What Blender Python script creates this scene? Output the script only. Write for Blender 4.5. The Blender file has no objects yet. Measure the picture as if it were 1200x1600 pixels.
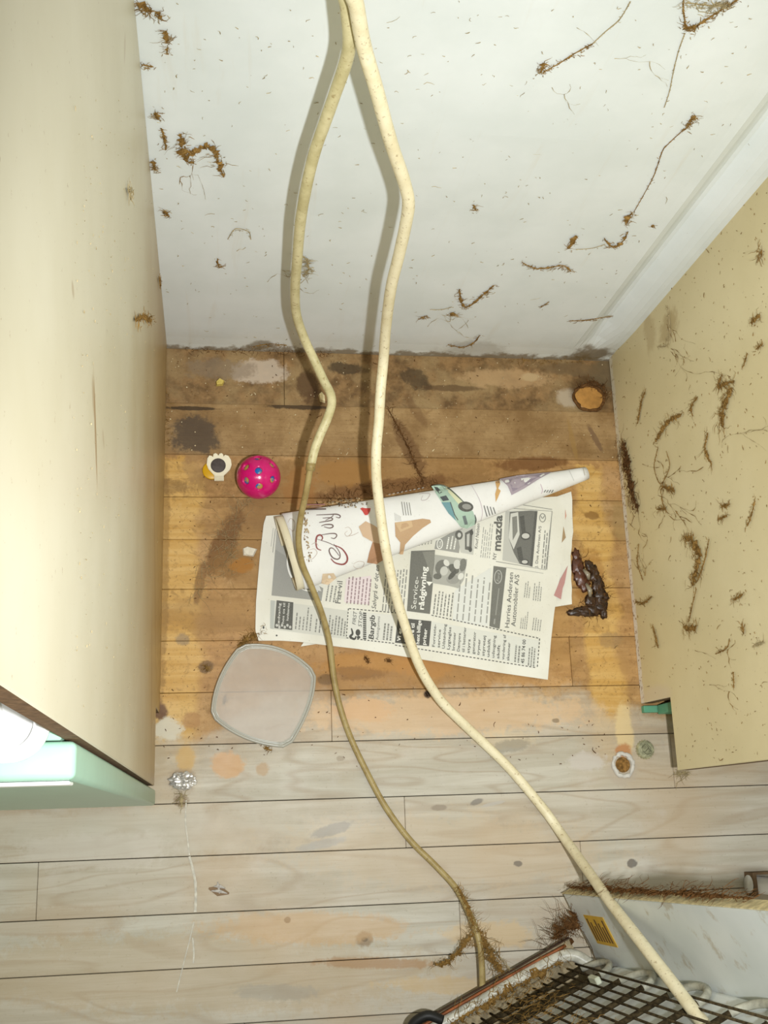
import bpy, bmesh, math, random
from mathutils import Vector, Matrix, Euler, noise
random.seed(7)
C = bpy.context.scene
COL = C.collection
PI = math.pi

# ---------------------------------------------------------------- camera
CAMP = Vector((0.0624, -0.6013, 1.3687))
CAMR = Euler((0.2724, -0.1472, -0.0337), 'XYZ')
FPX = 1745.13
CM = CAMR.to_matrix()
cam = bpy.data.cameras.new('camera')
cam.sensor_fit = 'VERTICAL'; cam.sensor_height = 24.0
cam.lens = FPX / 1600 * 24.0
cam.clip_start = 0.01
camo = bpy.data.objects.new('camera', cam); COL.objects.link(camo)
camo.location = CAMP; camo.rotation_euler = CAMR
C.camera = camo

# ---------------------------------------------------------------- light
w = bpy.data.worlds.new('room'); C.world = w; w.use_nodes = True
w.node_tree.nodes['Background'].inputs[0].default_value = (1.0, .92, .74, 1)
w.node_tree.nodes['Background'].inputs[1].default_value = 0.60
fl = bpy.data.lights.new('camera_flash', 'SPOT')
fl.energy = 57; fl.shadow_soft_size = 0.012; fl.color = (.96, .985, 1.0)
fl.spot_size = math.radians(92); fl.spot_blend = 1.0
flo = bpy.data.objects.new('camera_flash', fl); COL.objects.link(flo)
flo.location = CAMP + CM @ Vector((0.115, -0.045, 0.0)); flo.rotation_euler = CAMR
C.view_settings.view_transform = 'Standard'
C.view_settings.look = 'None'
C.view_settings.exposure = 0.0
C.view_settings.gamma = 1.0
C.view_settings.use_curve_mapping = False

# ---------------------------------------------------------------- surveying helpers (sight line -> point on a real surface)
def ray(u, v):
    return CM @ Vector(((u - 600) / FPX, (800 - v) / FPX, -1.0))
def hit(u, v, ax, val):
    d = ray(u, v); return CAMP + d * ((val - CAMP[ax]) / d[ax])
def F(u, v, z=0.0): return hit(u, v, 2, z)
def WL(u, v, y=0.0): return hit(u, v, 1, y)
def RP(u, v, x=0.6): return hit(u, v, 0, x)
def LP(u, v, x=0.0): return hit(u, v, 0, x)
def onto(u, v, h, k=5):
    z = 0.004
    for _ in range(k):
        p = F(u, v, z); z = h(p.x, p.y)
    return F(u, v, z)

def lin(r, g, b):
    f = lambda c: (c / 255 / 12.92) if c / 255 <= .04045 else ((c / 255 + .055) / 1.055) ** 2.4
    return (f(r), f(g), f(b), 1.0)

# ---------------------------------------------------------------- node helper
class G:
    def __init__(s, name, rough=.6, spec=.3):
        s.m = bpy.data.materials.new(name); s.m.use_nodes = True
        s.t = s.m.node_tree; s.bsdf = s.t.nodes['Principled BSDF']
        s.bsdf.inputs['Roughness'].default_value = rough
        s.bsdf.inputs['Specular IOR Level'].default_value = spec
        g = s.t.nodes.new('ShaderNodeNewGeometry'); s.pos = g.outputs['Position']
        x = s.t.nodes.new('ShaderNodeSeparateXYZ'); s.t.links.new(s.pos, x.inputs[0])
        s.x, s.y, s.z = x.outputs
    def put(s, sock, v):
        if isinstance(v, bpy.types.NodeSocket): s.t.links.new(v, sock)
        else: sock.default_value = v
    def math(s, op, a, b=0.0, c=None, clamp=False):
        n = s.t.nodes.new('ShaderNodeMath'); n.operation = op; n.use_clamp = clamp
        s.put(n.inputs[0], a); s.put(n.inputs[1], b)
        if c is not None: s.put(n.inputs[2], c)
        return n.outputs[0]
    def step(s, v, a, b, lo=0.0, hi=1.0):
        n = s.t.nodes.new('ShaderNodeMapRange'); n.interpolation_type = 'SMOOTHSTEP'
        s.put(n.inputs[0], v)
        for i, q in enumerate((a, b, lo, hi)): n.inputs[i + 1].default_value = q
        return n.outputs[0]
    def mix(s, f, a, b, mode='MIX'):
        n = s.t.nodes.new('ShaderNodeMix'); n.data_type = 'RGBA'; n.blend_type = mode
        s.put(n.inputs[0], f); s.put(n.inputs[6], a); s.put(n.inputs[7], b)
        return n.outputs[2]
    def vec(s, scale=(1, 1, 1), loc=(0, 0, 0), src=None):
        n = s.t.nodes.new('ShaderNodeMapping'); s.put(n.inputs[0], src or s.pos)
        n.inputs['Scale'].default_value = scale
        s.put(n.inputs['Location'], loc)
        return n.outputs[0]
    def noise(s, scale, detail=3.0, rough=.55, v=None, dist=0.0):
        n = s.t.nodes.new('ShaderNodeTexNoise')
        s.put(n.inputs['Vector'], v or s.pos)
        n.inputs['Scale'].default_value = scale; n.inputs['Detail'].default_value = detail
        n.inputs['Roughness'].default_value = rough; n.inputs['Distortion'].default_value = dist
        return n.outputs[0]
    def blob(s, c, r, rot=(0, 0, 0), nz=None, amp=.8, a=.55, b=1.15):
        """soft-edged stain: 1 inside an ellipsoid, 0 outside, edge broken up by noise"""
        n = s.t.nodes.new('ShaderNodeMapping'); n.vector_type = 'TEXTURE'
        s.put(n.inputs[0], s.pos)
        n.inputs['Location'].default_value = c; n.inputs['Scale'].default_value = r
        n.inputs['Rotation'].default_value = rot
        l = s.t.nodes.new('ShaderNodeVectorMath'); l.operation = 'LENGTH'
        s.put(l.inputs[0], n.outputs[0]); d = l.outputs['Value']
        if nz is not None: d = s.math('MULTIPLY_ADD', s.math('SUBTRACT', nz, .5), amp * 2, d)
        return s.step(d, a, b, 1.0, 0.0)
    def bump(s, h, strength=.3, dist=.002):
        n = s.t.nodes.new('ShaderNodeBump'); n.inputs['Strength'].default_value = strength
        n.inputs['Distance'].default_value = dist
        s.put(n.inputs['Height'], h); s.t.links.new(n.outputs[0], s.bsdf.inputs['Normal'])
    def out(s, col): s.put(s.bsdf.inputs['Base Color'], col); return s.m

def simple(name, rgb, rough=.6, spec=.3, metal=0.0, var=.12, sc=40.0, bump=0.0):
    g = G(name, rough, spec)
    g.bsdf.inputs['Metallic'].default_value = metal
    c = lin(*rgb); d = tuple(q * (1 - var * 2) for q in c[:3]) + (1,)
    nz = g.noise(sc, 4)
    if bump: g.bump(nz, bump, .001)
    return g.out(g.mix(g.step(nz, .3, .7), d, c))

# ---------------------------------------------------------------- mesh helpers
def tag(o, label=None, cat=None, group=None, kind=None):
    if label: o['label'] = label
    if cat: o['category'] = cat
    if group: o['group'] = group
    if kind: o['kind'] = kind
    return o
def empty(name, loc, label=None, cat=None, group=None, kind=None):
    o = bpy.data.objects.new(name, None); COL.objects.link(o); o.location = loc
    o.empty_display_size = .02
    return tag(o, label, cat, group, kind)
def obj(name, bm, mats, parent=None, smooth=False):
    me = bpy.data.meshes.new(name); bm.normal_update(); bm.to_mesh(me); bm.free()
    for m in (mats if isinstance(mats, (list, tuple)) else [mats]): me.materials.append(m)
    if smooth:
        for p in me.polygons: p.use_smooth = True
    o = bpy.data.objects.new(name, me); COL.objects.link(o)
    if parent is not None:
        o.parent = parent; o.matrix_parent_inverse = wm(parent).inverted()
    return o
def wm(o):
    m = o.matrix_basis.copy()
    if o.parent: m = wm(o.parent) @ o.matrix_parent_inverse @ m
    return m
def box(bm, lo, hi, bev=0.0, mi=0, M=None, seg=1):
    r = bmesh.ops.create_cube(bm, size=1.0)
    vs = r['verts']
    for v in vs:
        v.co = Vector([(lo[i] + hi[i]) / 2 + v.co[i] * (hi[i] - lo[i]) for i in range(3)])
    fs = set(f for v in vs for f in v.link_faces)
    for f in fs: f.material_index = mi
    if bev:
        es = list(set(e for v in vs for e in v.link_edges))
        r = bmesh.ops.bevel(bm, geom=es, offset=bev, segments=seg, affect='EDGES', profile=.5, clamp_overlap=True)
        vs = list(set(list(r['verts']) + [v for v in vs if v.is_valid]))
        for f in r['faces']: f.material_index = mi
        vs = set(vs)
        for v in list(vs):
            for f in v.link_faces: vs |= set(f.verts)
    if M is not None:
        for v in vs: v.co = M @ v.co
    return vs
def frames(pts):
    out = []; n = None
    for i in range(len(pts)):
        t = (pts[min(i + 1, len(pts) - 1)] - pts[max(i - 1, 0)])
        t = t.normalized() if t.length > 1e-9 else Vector((0, 0, 1))
        if n is None: n = t.orthogonal().normalized()
        else:
            n = n - t * n.dot(t)
            n = n.normalized() if n.length > 1e-6 else t.orthogonal().normalized()
        out.append((t, n, t.cross(n)))
    return out
def tube(bm, pts, rad, seg=8, cap=True, flat=None, mi=0):
    pts = [Vector(p) for p in pts]
    fr = frames(pts); rings = []
    for i, (p, (t, n, b)) in enumerate(zip(pts, fr)):
        r = rad(i) if callable(rad) else (rad[i] if isinstance(rad, (list, tuple)) else rad)
        ring = []
        for k in range(seg):
            a = 2 * PI * k / seg
            o = (n * math.cos(a) + b * math.sin(a)) * r
            if flat is not None: o = o - flat[0] * (o.dot(flat[0]) * (1 - flat[1]))
            ring.append(bm.verts.new(p + o))
        rings.append(ring)
    for a, b in zip(rings, rings[1:]):
        for k in range(seg):
            f = bm.faces.new((a[k], a[(k + 1) % seg], b[(k + 1) % seg], b[k])); f.material_index = mi
    if cap and seg > 2:
        bm.faces.new(rings[0][::-1]).material_index = mi; bm.faces.new(rings[-1]).material_index = mi
    return rings
def spline(P, n=8):
    P = [Vector(p) for p in P]; out = []
    for i in range(len(P) - 1):
        a, b, c, d = P[max(i - 1, 0)], P[i], P[i + 1], P[min(i + 2, len(P) - 1)]
        for k in range(n):
            t = k / n
            out.append(.5 * ((2 * b) + (c - a) * t + (2 * a - 5 * b + 4 * c - d) * t * t + (3 * b - a - 3 * c + d) * t ** 3))
    out.append(P[-1]); return out
def lathe(bm, prof, seg=32, M=None, mi=0):
    rings = []
    for r, z in prof:
        ring = []
        for k in range(seg):
            a = 2 * PI * k / seg; v = Vector((r * math.cos(a), r * math.sin(a), z))
            ring.append(bm.verts.new(M @ v if M else v))
        rings.append(ring)
    for a, b in zip(rings, rings[1:]):
        for k in range(seg):
            bm.faces.new((a[k], a[(k + 1) % seg], b[(k + 1) % seg], b[k])).material_index = mi
    bm.faces.new(rings[0][::-1]).material_index = mi; bm.faces.new(rings[-1]).material_index = mi
def nz3(p, s=1.0): return noise.noise(Vector(p) * s)

# ================================================================ FLOOR
STAIN_SHADES = []
def stain_shade(u, v, ru, rv, c, k, rot=0, amp=.5, a=.66, b=1.06):
    STAIN_SHADES.append((F(u, v), ru / 1290, rv / 1290, c, k, rot, amp, a, b))
# stains, wear and grime, plus shade painted along the paper roll
stain_shade(560, 745, 330, 46, (128, 96, 54), .62, 2, .8)
stain_shade(420, 860, 110, 90, (146, 112, 66), .5, 0, .9)
stain_shade(330, 960, 90, 40, (150, 116, 68), .45, 0, .9)
stain_shade(930, 940, 40, 60, (160, 122, 66), .4, 0, .9)
stain_shade(600, 1060, 240, 30, (150, 112, 62), .45, 4, .9)
stain_shade(255, 900, 10, 240, (138, 106, 58), .6, 0, .9)
stain_shade(265, 760, 30, 14, (120, 92, 54), .5, 0, .9)
stain_shade(300, 1520, 420, 60, (176, 154, 118), .40, -3, .9)  # broad tone that darkens and yellows the front boards
stain_shade(250, 1300, 300, 40, (190, 184, 168), .35, -2, .9)
stain_shade(700, 1330, 300, 60, (196, 176, 146), .35, -3, .9)
stain_shade(850, 900, 60, 200, (166, 128, 72), .4, 0, .9)
stain_shade(305, 680, 45, 38, (78, 66, 54), .85, 0, .8)
stain_shade(405, 580, 58, 26, (196, 180, 160), .75, 0, .9)
stain_shade(480, 600, 22, 34, (70, 44, 22), .75, 0, .6)
stain_shade(345, 575, 60, 22, (128, 112, 92), .6, 0, .9)
stain_shade(545, 575, 38, 12, (48, 38, 26), .75, -6, .8)
stain_shade(650, 590, 36, 18, (60, 48, 32), .7, -30, .9)
stain_shade(705, 605, 60, 7, (84, 62, 38), .7, 0, .5)
stain_shade(790, 590, 90, 20, (182, 150, 108), .6, 0, .9)
stain_shade(890, 620, 26, 20, (178, 164, 142), .75, 0, .7)
stain_shade(922, 606, 42, 30, (84, 62, 34), .75, 0, .5)
stain_shade(945, 580, 30, 34, (104, 90, 66), .8, 0, .7)
stain_shade(900, 575, 60, 14, (110, 90, 62), .7, 0, .9)
stain_shade(830, 588, 20, 9, (190, 168, 128), .5)
stain_shade(300, 638, 50, 4, (40, 30, 20), .8)
stain_shade(470, 636, 60, 5, (40, 28, 18), .8, 0, .8)
stain_shade(640, 700, 16, 60, (96, 64, 34), .65, 28, .7)
stain_shade(650, 640, 10, 40, (108, 78, 46), .5, 30, .7)
stain_shade(895, 690, 5, 45, (150, 118, 66), .55, 8, .3)
stain_shade(930, 685, 6, 34, (106, 80, 58), .7, 25, .4)
stain_shade(600, 762, 150, 16, (108, 72, 36), .8, 8, .7)  # dust and the paper roll's shadow, painted above its upper edge
stain_shade(830, 725, 70, 14, (108, 70, 34), .8, 4, .6)  # same painted band of dust and shadow at the roll's thin end
stain_shade(540, 740, 60, 24, (156, 112, 56), .6, 0, .9)
stain_shade(470, 760, 30, 40, (150, 102, 50), .55, 0, .9)
stain_shade(405, 800, 50, 34, (138, 106, 66), .55, 0, .7)
stain_shade(350, 850, 22, 62, (112, 78, 42), .85, -26, .7)
stain_shade(360, 880, 42, 30, (134, 98, 52), .7, 20, .7)
stain_shade(378, 884, 22, 13, (160, 108, 40), .8, 10, .4)
stain_shade(312, 912, 9, 40, (122, 88, 50), .7, -10, .7)
stain_shade(300, 730, 18, 30, (160, 128, 84), .55, 0, .9)
stain_shade(580, 1035, 100, 22, (178, 128, 62), .6, 5, .8)
stain_shade(560, 1052, 50, 12, (120, 84, 44), .55, 0, 1.0)
stain_shade(510, 1062, 16, 10, (112, 84, 50), .8, 0, .6)
stain_shade(665, 1040, 50, 26, (176, 126, 66), .6, 0, .8)
stain_shade(320, 1042, 14, 10, (104, 78, 46), .8, 20, .9)
stain_shade(250, 1112, 12, 15, (96, 62, 36), .9, 0, .7)
stain_shade(262, 1140, 26, 20, (206, 198, 176), .9, 0, .8, .6, 1.0)
stain_shade(300, 1125, 16, 14, (164, 122, 78), .7, 0, .6)
stain_shade(290, 1185, 15, 26, (196, 160, 98), .8, 0, .5)
stain_shade(250, 1182, 13, 15, (176, 158, 128), .7, 0, .5)
stain_shade(355, 1195, 30, 22, (200, 158, 112), .75, 0, .5, .7, 1.0)
stain_shade(410, 1202, 12, 12, (178, 150, 116), .7, 0, .3)
stain_shade(285, 1218, 26, 18, (150, 130, 104), .7, 0, .6)
stain_shade(282, 1252, 12, 12, (132, 110, 82), .8, 0, .8)
stain_shade(285, 1000, 14, 12, (130, 116, 98), .6, 0, .8)
stain_shade(700, 1115, 260, 36, (216, 180, 136), .5, 0, .9)
stain_shade(570, 1108, 55, 22, (206, 166, 122), .6, 0, .8)
stain_shade(790, 1155, 60, 16, (206, 186, 150), .4, 0, .9)
stain_shade(975, 1140, 16, 50, (214, 190, 140), .8, 0, .4)
stain_shade(974, 1174, 15, 14, (176, 122, 76), .9, 0, .6)
stain_shade(972, 1205, 30, 26, (176, 164, 146), .8, 0, .5)
stain_shade(920, 1190, 40, 16, (196, 190, 182), .6, 0, .8)
stain_shade(955, 1000, 24, 16, (150, 122, 84), .6, 0, .8)
stain_shade(975, 1035, 10, 26, (168, 130, 78), .6, 0, .8)
stain_shade(968, 815, 14, 40, (150, 124, 78), .6, 0, .8)
stain_shade(925, 805, 14, 8, (120, 84, 40), .7, 0, .8)
stain_shade(920, 900, 34, 50, (150, 104, 50), .55, 0, .7)
stain_shade(800, 1165, 34, 12, (120, 116, 104), .5, 10, .8)
stain_shade(745, 1253, 12, 5, (110, 106, 100), .7, 15, .5)
stain_shade(770, 1256, 22, 3, (178, 174, 166), .7, 10, .4)
stain_shade(686, 1262, 14, 5, (138, 126, 110), .7, 0, .5)
stain_shade(809, 1349, 8, 5, (110, 102, 92), .8, 0, .6)
stain_shade(988, 1349, 9, 7, (96, 90, 84), .8, 0, .6)
stain_shade(570, 1468, 15, 12, (136, 112, 82), .75, 0, .4)
stain_shade(570, 1468, 6, 4, (92, 80, 64), .7)
stain_shade(449, 1437, 6, 5, (84, 66, 50), .85)
stain_shade(520, 1296, 40, 9, (138, 138, 138), .5, 15, .8)
stain_shade(500, 1320, 40, 8, (160, 160, 158), .5, 10, .8)
stain_shade(590, 1505, 100, 9, (158, 118, 74), .6, -4, .8)
stain_shade(480, 1450, 170, 26, (196, 162, 118), .55, -3, .7)
stain_shade(760, 1460, 80, 22, (206, 176, 126), .5, -3, .8)
stain_shade(710, 1540, 120, 14, (196, 168, 120), .5, -4, .8)
stain_shade(430, 1550, 70, 14, (150, 148, 140), .4, -4, .9)
stain_shade(150, 1330, 130, 30, (200, 192, 180), .4, 0, .8)
stain_shade(90, 1440, 110, 26, (172, 152, 124), .4, 0, .8)
stain_shade(532, 1185, 8, 5, (150, 136, 116), .6)
stain_shade(868, 1126, 7, 4, (120, 104, 80), .7)
stain_shade(668, 1085, 7, 7, (52, 34, 20), .9)
def wood_material(xa, xb, ya, yb):
    g = G('old_wood_floor', .5, .25)
    info = g.t.nodes.new('ShaderNodeObjectInfo'); rnd = info.outputs['Random']
    cmb = g.t.nodes.new('ShaderNodeCombineXYZ')
    g.put(cmb.inputs[0], g.math('MULTIPLY', rnd, 7.0)); g.put(cmb.inputs[1], g.math('MULTIPLY', rnd, 3.1)); g.put(cmb.inputs[2], g.math('MULTIPLY', rnd, 13.0))
    gv = g.vec((1, 1, 1), cmb.outputs[0])
    st = g.vec((2.2, 30, 1), (0, 0, 0), gv)
    grain = g.noise(2.0, 6, .62, st, .8)
    fine = g.noise(5.0, 5, .7, g.vec((4, 110, 1), (0, 0, 0), gv), .3)
    rings = g.math('PINGPONG', g.math('MULTIPLY', g.noise(1.6, 2, .5, g.vec((1.6, 9, 1), (0, 0, 0), gv), .4), 16.0), 1.0)
    n1 = g.noise(16, 5, .6); n2 = g.noise(55, 4, .65); n3 = g.noise(6, 3, .5); n4 = g.noise(140, 3, .6)
    # bleached, soap-scrubbed boards
    pale = g.mix(g.step(grain, .3, .7), lin(175, 169, 152), lin(195, 191, 177))
    pale = g.mix(g.math('MULTIPLY', g.step(rings, .0, .35, 1, 0), .42), pale, lin(156, 140, 118))
    pale = g.mix(g.math('MULTIPLY', g.step(fine, .5, .75), .35), pale, lin(150, 134, 112))
    pale = g.mix(g.math('MULTIPLY', g.step(n3, .46, .70), .45), pale, lin(186, 160, 124))
    pale = g.mix(g.math('MULTIPLY', g.step(n1, .55, .75), .35), pale, lin(205, 202, 196))
    pale = g.mix(g.math('MULTIPLY', rnd, .28), pale, lin(176, 156, 130))
    # unbleached boards under the appliance
    warm = g.mix(g.step(grain, .28, .72), lin(142, 110, 66), lin(186, 149, 96))
    warm = g.mix(g.math('MULTIPLY', g.step(fine, .5, .75), .4), warm, lin(142, 100, 52))
    warm = g.mix(g.math('MULTIPLY', g.step(n1, .48, .68), .7), warm, lin(186, 154, 110))
    warm = g.mix(g.math('MULTIPLY', g.step(n2, .50, .68), .6), warm, lin(136, 102, 60))
    warm = g.mix(g.math('MULTIPLY', g.step(n3, .5, .66), .55), warm, lin(150, 116, 74))
    warm = g.mix(g.math('MULTIPLY', rnd, .3), warm, lin(196, 140, 84))
    # yellow lacquer strips at the sides
    sx = g.math('ADD', g.x, g.math('MULTIPLY', g.math('SUBTRACT', n1, .5), .05))
    yl = g.math('MAXIMUM', g.step(sx, .035, .055, 1, 0), g.math('MULTIPLY', g.step(sx, .530, .542), g.step(sx, .568, .585, 1, 0)))
    yl = g.math('MULTIPLY', yl, g.step(g.math('ADD', g.y, g.math('MULTIPLY', g.math('SUBTRACT', n2, .5), .05)), -.15, -.158))
    warm = g.mix(g.math('MULTIPLY', yl, .75), warm, g.mix(g.step(grain, .3, .7), lin(196, 152, 74), lin(216, 180, 112)))
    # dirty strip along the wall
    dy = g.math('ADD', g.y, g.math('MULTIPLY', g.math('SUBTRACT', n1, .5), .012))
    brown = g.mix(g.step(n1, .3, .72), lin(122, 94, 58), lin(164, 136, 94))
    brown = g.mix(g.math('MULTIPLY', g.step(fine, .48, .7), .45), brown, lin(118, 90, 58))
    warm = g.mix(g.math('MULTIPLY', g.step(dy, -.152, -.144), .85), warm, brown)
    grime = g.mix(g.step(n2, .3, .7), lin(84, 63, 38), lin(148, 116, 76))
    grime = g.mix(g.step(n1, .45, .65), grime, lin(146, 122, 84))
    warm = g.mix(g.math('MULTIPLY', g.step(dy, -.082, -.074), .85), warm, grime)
    n5 = g.noise(260, 3, .7); n6 = g.noise(90, 5, .75, None, 1.2)
    warm = g.mix(g.math('MULTIPLY', g.step(n6, .52, .66), .40), warm, lin(120, 90, 50))
    warm = g.mix(g.math('MULTIPLY', g.step(n6, .30, .42, 1, 0), .28), warm, lin(204, 176, 126))
    warm = g.mix(g.math('MULTIPLY', g.step(n5, .60, .70), .55), warm, lin(92, 66, 36))
    warm = g.mix(g.math('MULTIPLY', g.step(n5, .24, .32, 1, 0), .5), warm, lin(214, 198, 160))
    # boundary of the bleach
    by = g.math('ADD', g.math('ADD', g.y, g.math('MULTIPLY', g.math('SUBTRACT', n1, .5), .075)), g.math('MULTIPLY', g.math('SUBTRACT', n4, .5), .02))
    by = g.math('ADD', by, g.math('MULTIPLY', g.step(g.x, .04, .16, 1, 0), .048))
    by = g.math('ADD', by, g.math('MULTIPLY', g.step(g.x, .52, .56, 0, 1), .035))
    pale = g.mix(g.math('MULTIPLY', g.step(g.noise(210, 4, .7), .60, .70), .30), pale, lin(134, 118, 94))
    ble = g.step(by, -.440, -.462)
    half = g.step(by, -.43, -.56)
    col = g.mix(g.math('MULTIPLY', ble, g.math('MULTIPLY_ADD', half, .45, .55)), warm, pale)
    nst = g.math('ADD', g.math('MULTIPLY', g.noise(34, 6, .68, None, .6), .62), g.math('MULTIPLY', g.noise(150, 4, .65), .38))
    for p, ru, rv, c, k, rot, amp, a, b in STAIN_SHADES:
        e = max(ru, rv) * 1.7
        if p.x + e < xa or p.x - e > xb or p.y + e < ya or p.y - e > yb: continue
        m = g.blob((p.x, p.y, 0), (ru, rv, .05), (0, 0, math.radians(rot)), nst, max(.75, amp * 1.3), a, b)
        col = g.mix(g.math('MULTIPLY', m, k), col, lin(*c))
    rel = g.math('ADD', g.math('MULTIPLY', grain, .6), g.math('MULTIPLY', fine, .4))
    g.bump(rel, .25, .0012)
    g.put(g.bsdf.inputs['Roughness'], g.step(n1, .3, .7, .42, .65))
    return g.out(col)
floor = tag(bpy.data.objects.new('floor', bpy.data.meshes.new('floor')), kind='structure')
COL.objects.link(floor)
floor['label'] = 'old wooden board floor, bleached grey outside the gap and brown and stained inside it'
bm = bmesh.new(); box(bm, (-1.15, -1.75, -.05), (1.75, .0, -.016)); bm.to_mesh(floor.data); bm.free()
floor.data.materials.append(simple('dark_subfloor', (46, 34, 24), .9, .1))
rows = [0.0, .078, .1475, .204, .259, .322, .386, .4485, .510, .577, .6365, .699, .7575, .818]
while rows[-1] < 1.7: rows.append(rows[-1] + .0615)
joints = {0: [.152], 1: [], 2: [], 3: [.41], 4: [.21], 5: [], 6: [.512], 7: [.205], 8: [-.05], 9: [.291, ], 10: [.506], 11: [.352], 12: [-.3], 13: [.1]}
rj = random.Random(3)
for i in range(len(rows) - 1):
    y0, y1 = -rows[i], -rows[i + 1]
    js = list(joints.get(i, [rj.uniform(-.1, .7)]))
    a = min(js) if js else 0.3
    xs = sorted(js + [a - .62 - rj.uniform(0, .2), (max(js) if js else .3) + .66 + rj.uniform(0, .15)])
    xs = [-1.15] + [q for q in xs if -1.1 < q < 1.7] + [1.75]
    for xa, xb in zip(xs, xs[1:]):
        bm = bmesh.new(); dz = rj.uniform(-.0003, .0003) - (.003 if i == 0 else 0)
        box(bm, (xa + .0002, y1 + (.00022 if rows[i] < .44 else .00042), -.0158), (xb - .0002, y0 - (.00022 if rows[i] < .44 else .00042), dz), .0005)
        obj('plank', bm, wood_material(xa, xb, y1, y0), floor)

# ================================================================ BACK WALL
def wall_material():
    g = G('white_painted_wall', .5, .25)
    n1 = g.noise(9, 4); n2 = g.noise(45, 5, .65); n3 = g.noise(160, 4, .7); n4 = g.noise(3, 2)
    col = g.mix(g.step(n1, .3, .7), lin(216, 223, 222), lin(226, 232, 232))
    streak = g.noise(6, 4, .6, g.vec((9, 1, .8)), .6)
    col = g.mix(g.math('MULTIPLY', g.step(streak, .58, .75), .20), col, lin(206, 198, 178))
    # grime rising from the floor
    zz = g.math('ADD', g.z, g.math('MULTIPLY', g.math('SUBTRACT', n2, .5), .05))
    col = g.mix(g.math('MULTIPLY', g.step(zz, .0, .075, 1, 0), .35), col, lin(198, 192, 172))
    col = g.mix(g.step(zz, .001, .012, .85, 0), col, lin(120, 104, 78))
    sp = g.math('MULTIPLY', g.step(n3, .70, .74), .7)
    col = g.mix(sp, col, lin(134, 118, 86))
    for u, v, r, k in ((410, 538, .02, .7), (500, 545, .012, .6), (930, 552, .030, .85), (905, 556, .02, .6), (740, 548, .05, .3), (480, 410, .008, .4)):
        p = WL(u, v); col = g.mix(g.math('MULTIPLY', g.blob(p, (r, .05, r * .7), nz=n2), k), col, lin(110, 92, 60))
    g.bump(n2, .12, .002)
    return g.out(col)
MWALL = wall_material()
bm = bmesh.new()
# plan profile of the wall face: flat, then a hollow and ridge shaped to shade a dark band beside the right cabinet
prof = [(-1.15, 0)] + [(-.6 + .1 * k, 0) for k in range(11)] + [(.528, -.0005), (.538, -.001), (.546, .0022), (.553, .0075), (.559, .0105), (.564, .010), (.570, .005), (.577, .0), (.585, -.003), (.592, -.004), (.600, -.004), (.62, 0), (1.75, 0)]
zs = [-.02, .0, .004, .012, .03, .06, .1] + [.1 + .08 * k for k in range(1, 29)]
grid = []
for z in zs:
    row = []
    for x, y in prof:
        k = min(1, max(0, (z - .02) / .06)) if .52 < x < .61 else 1
        yy = y * k + (0.0022 * nz3((x * 5, z * 5, 1)) if not .5 < x < .62 else 0)
        if z < .02: yy -= .002 * (1 - z / .02) if z > 0 else .002
        row.append(bm.verts.new((x, yy + 0.0, z)))
    grid.append(row)
for a, b in zip(grid, grid[1:]):
    for i in range(len(prof) - 1): bm.faces.new((a[i], a[i + 1], b[i + 1], b[i]))
r = bmesh.ops.extrude_face_region(bm, geom=bm.faces[:])
for v in [q for q in r['geom'] if isinstance(q, bmesh.types.BMVert)]: v.co.y = .12
bmesh.ops.recalc_face_normals(bm, faces=bm.faces[:])
tag(obj('wall_back', bm, MWALL, smooth=False), 'white painted back wall of the gap, dirty along the floor', kind='structure')

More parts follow.
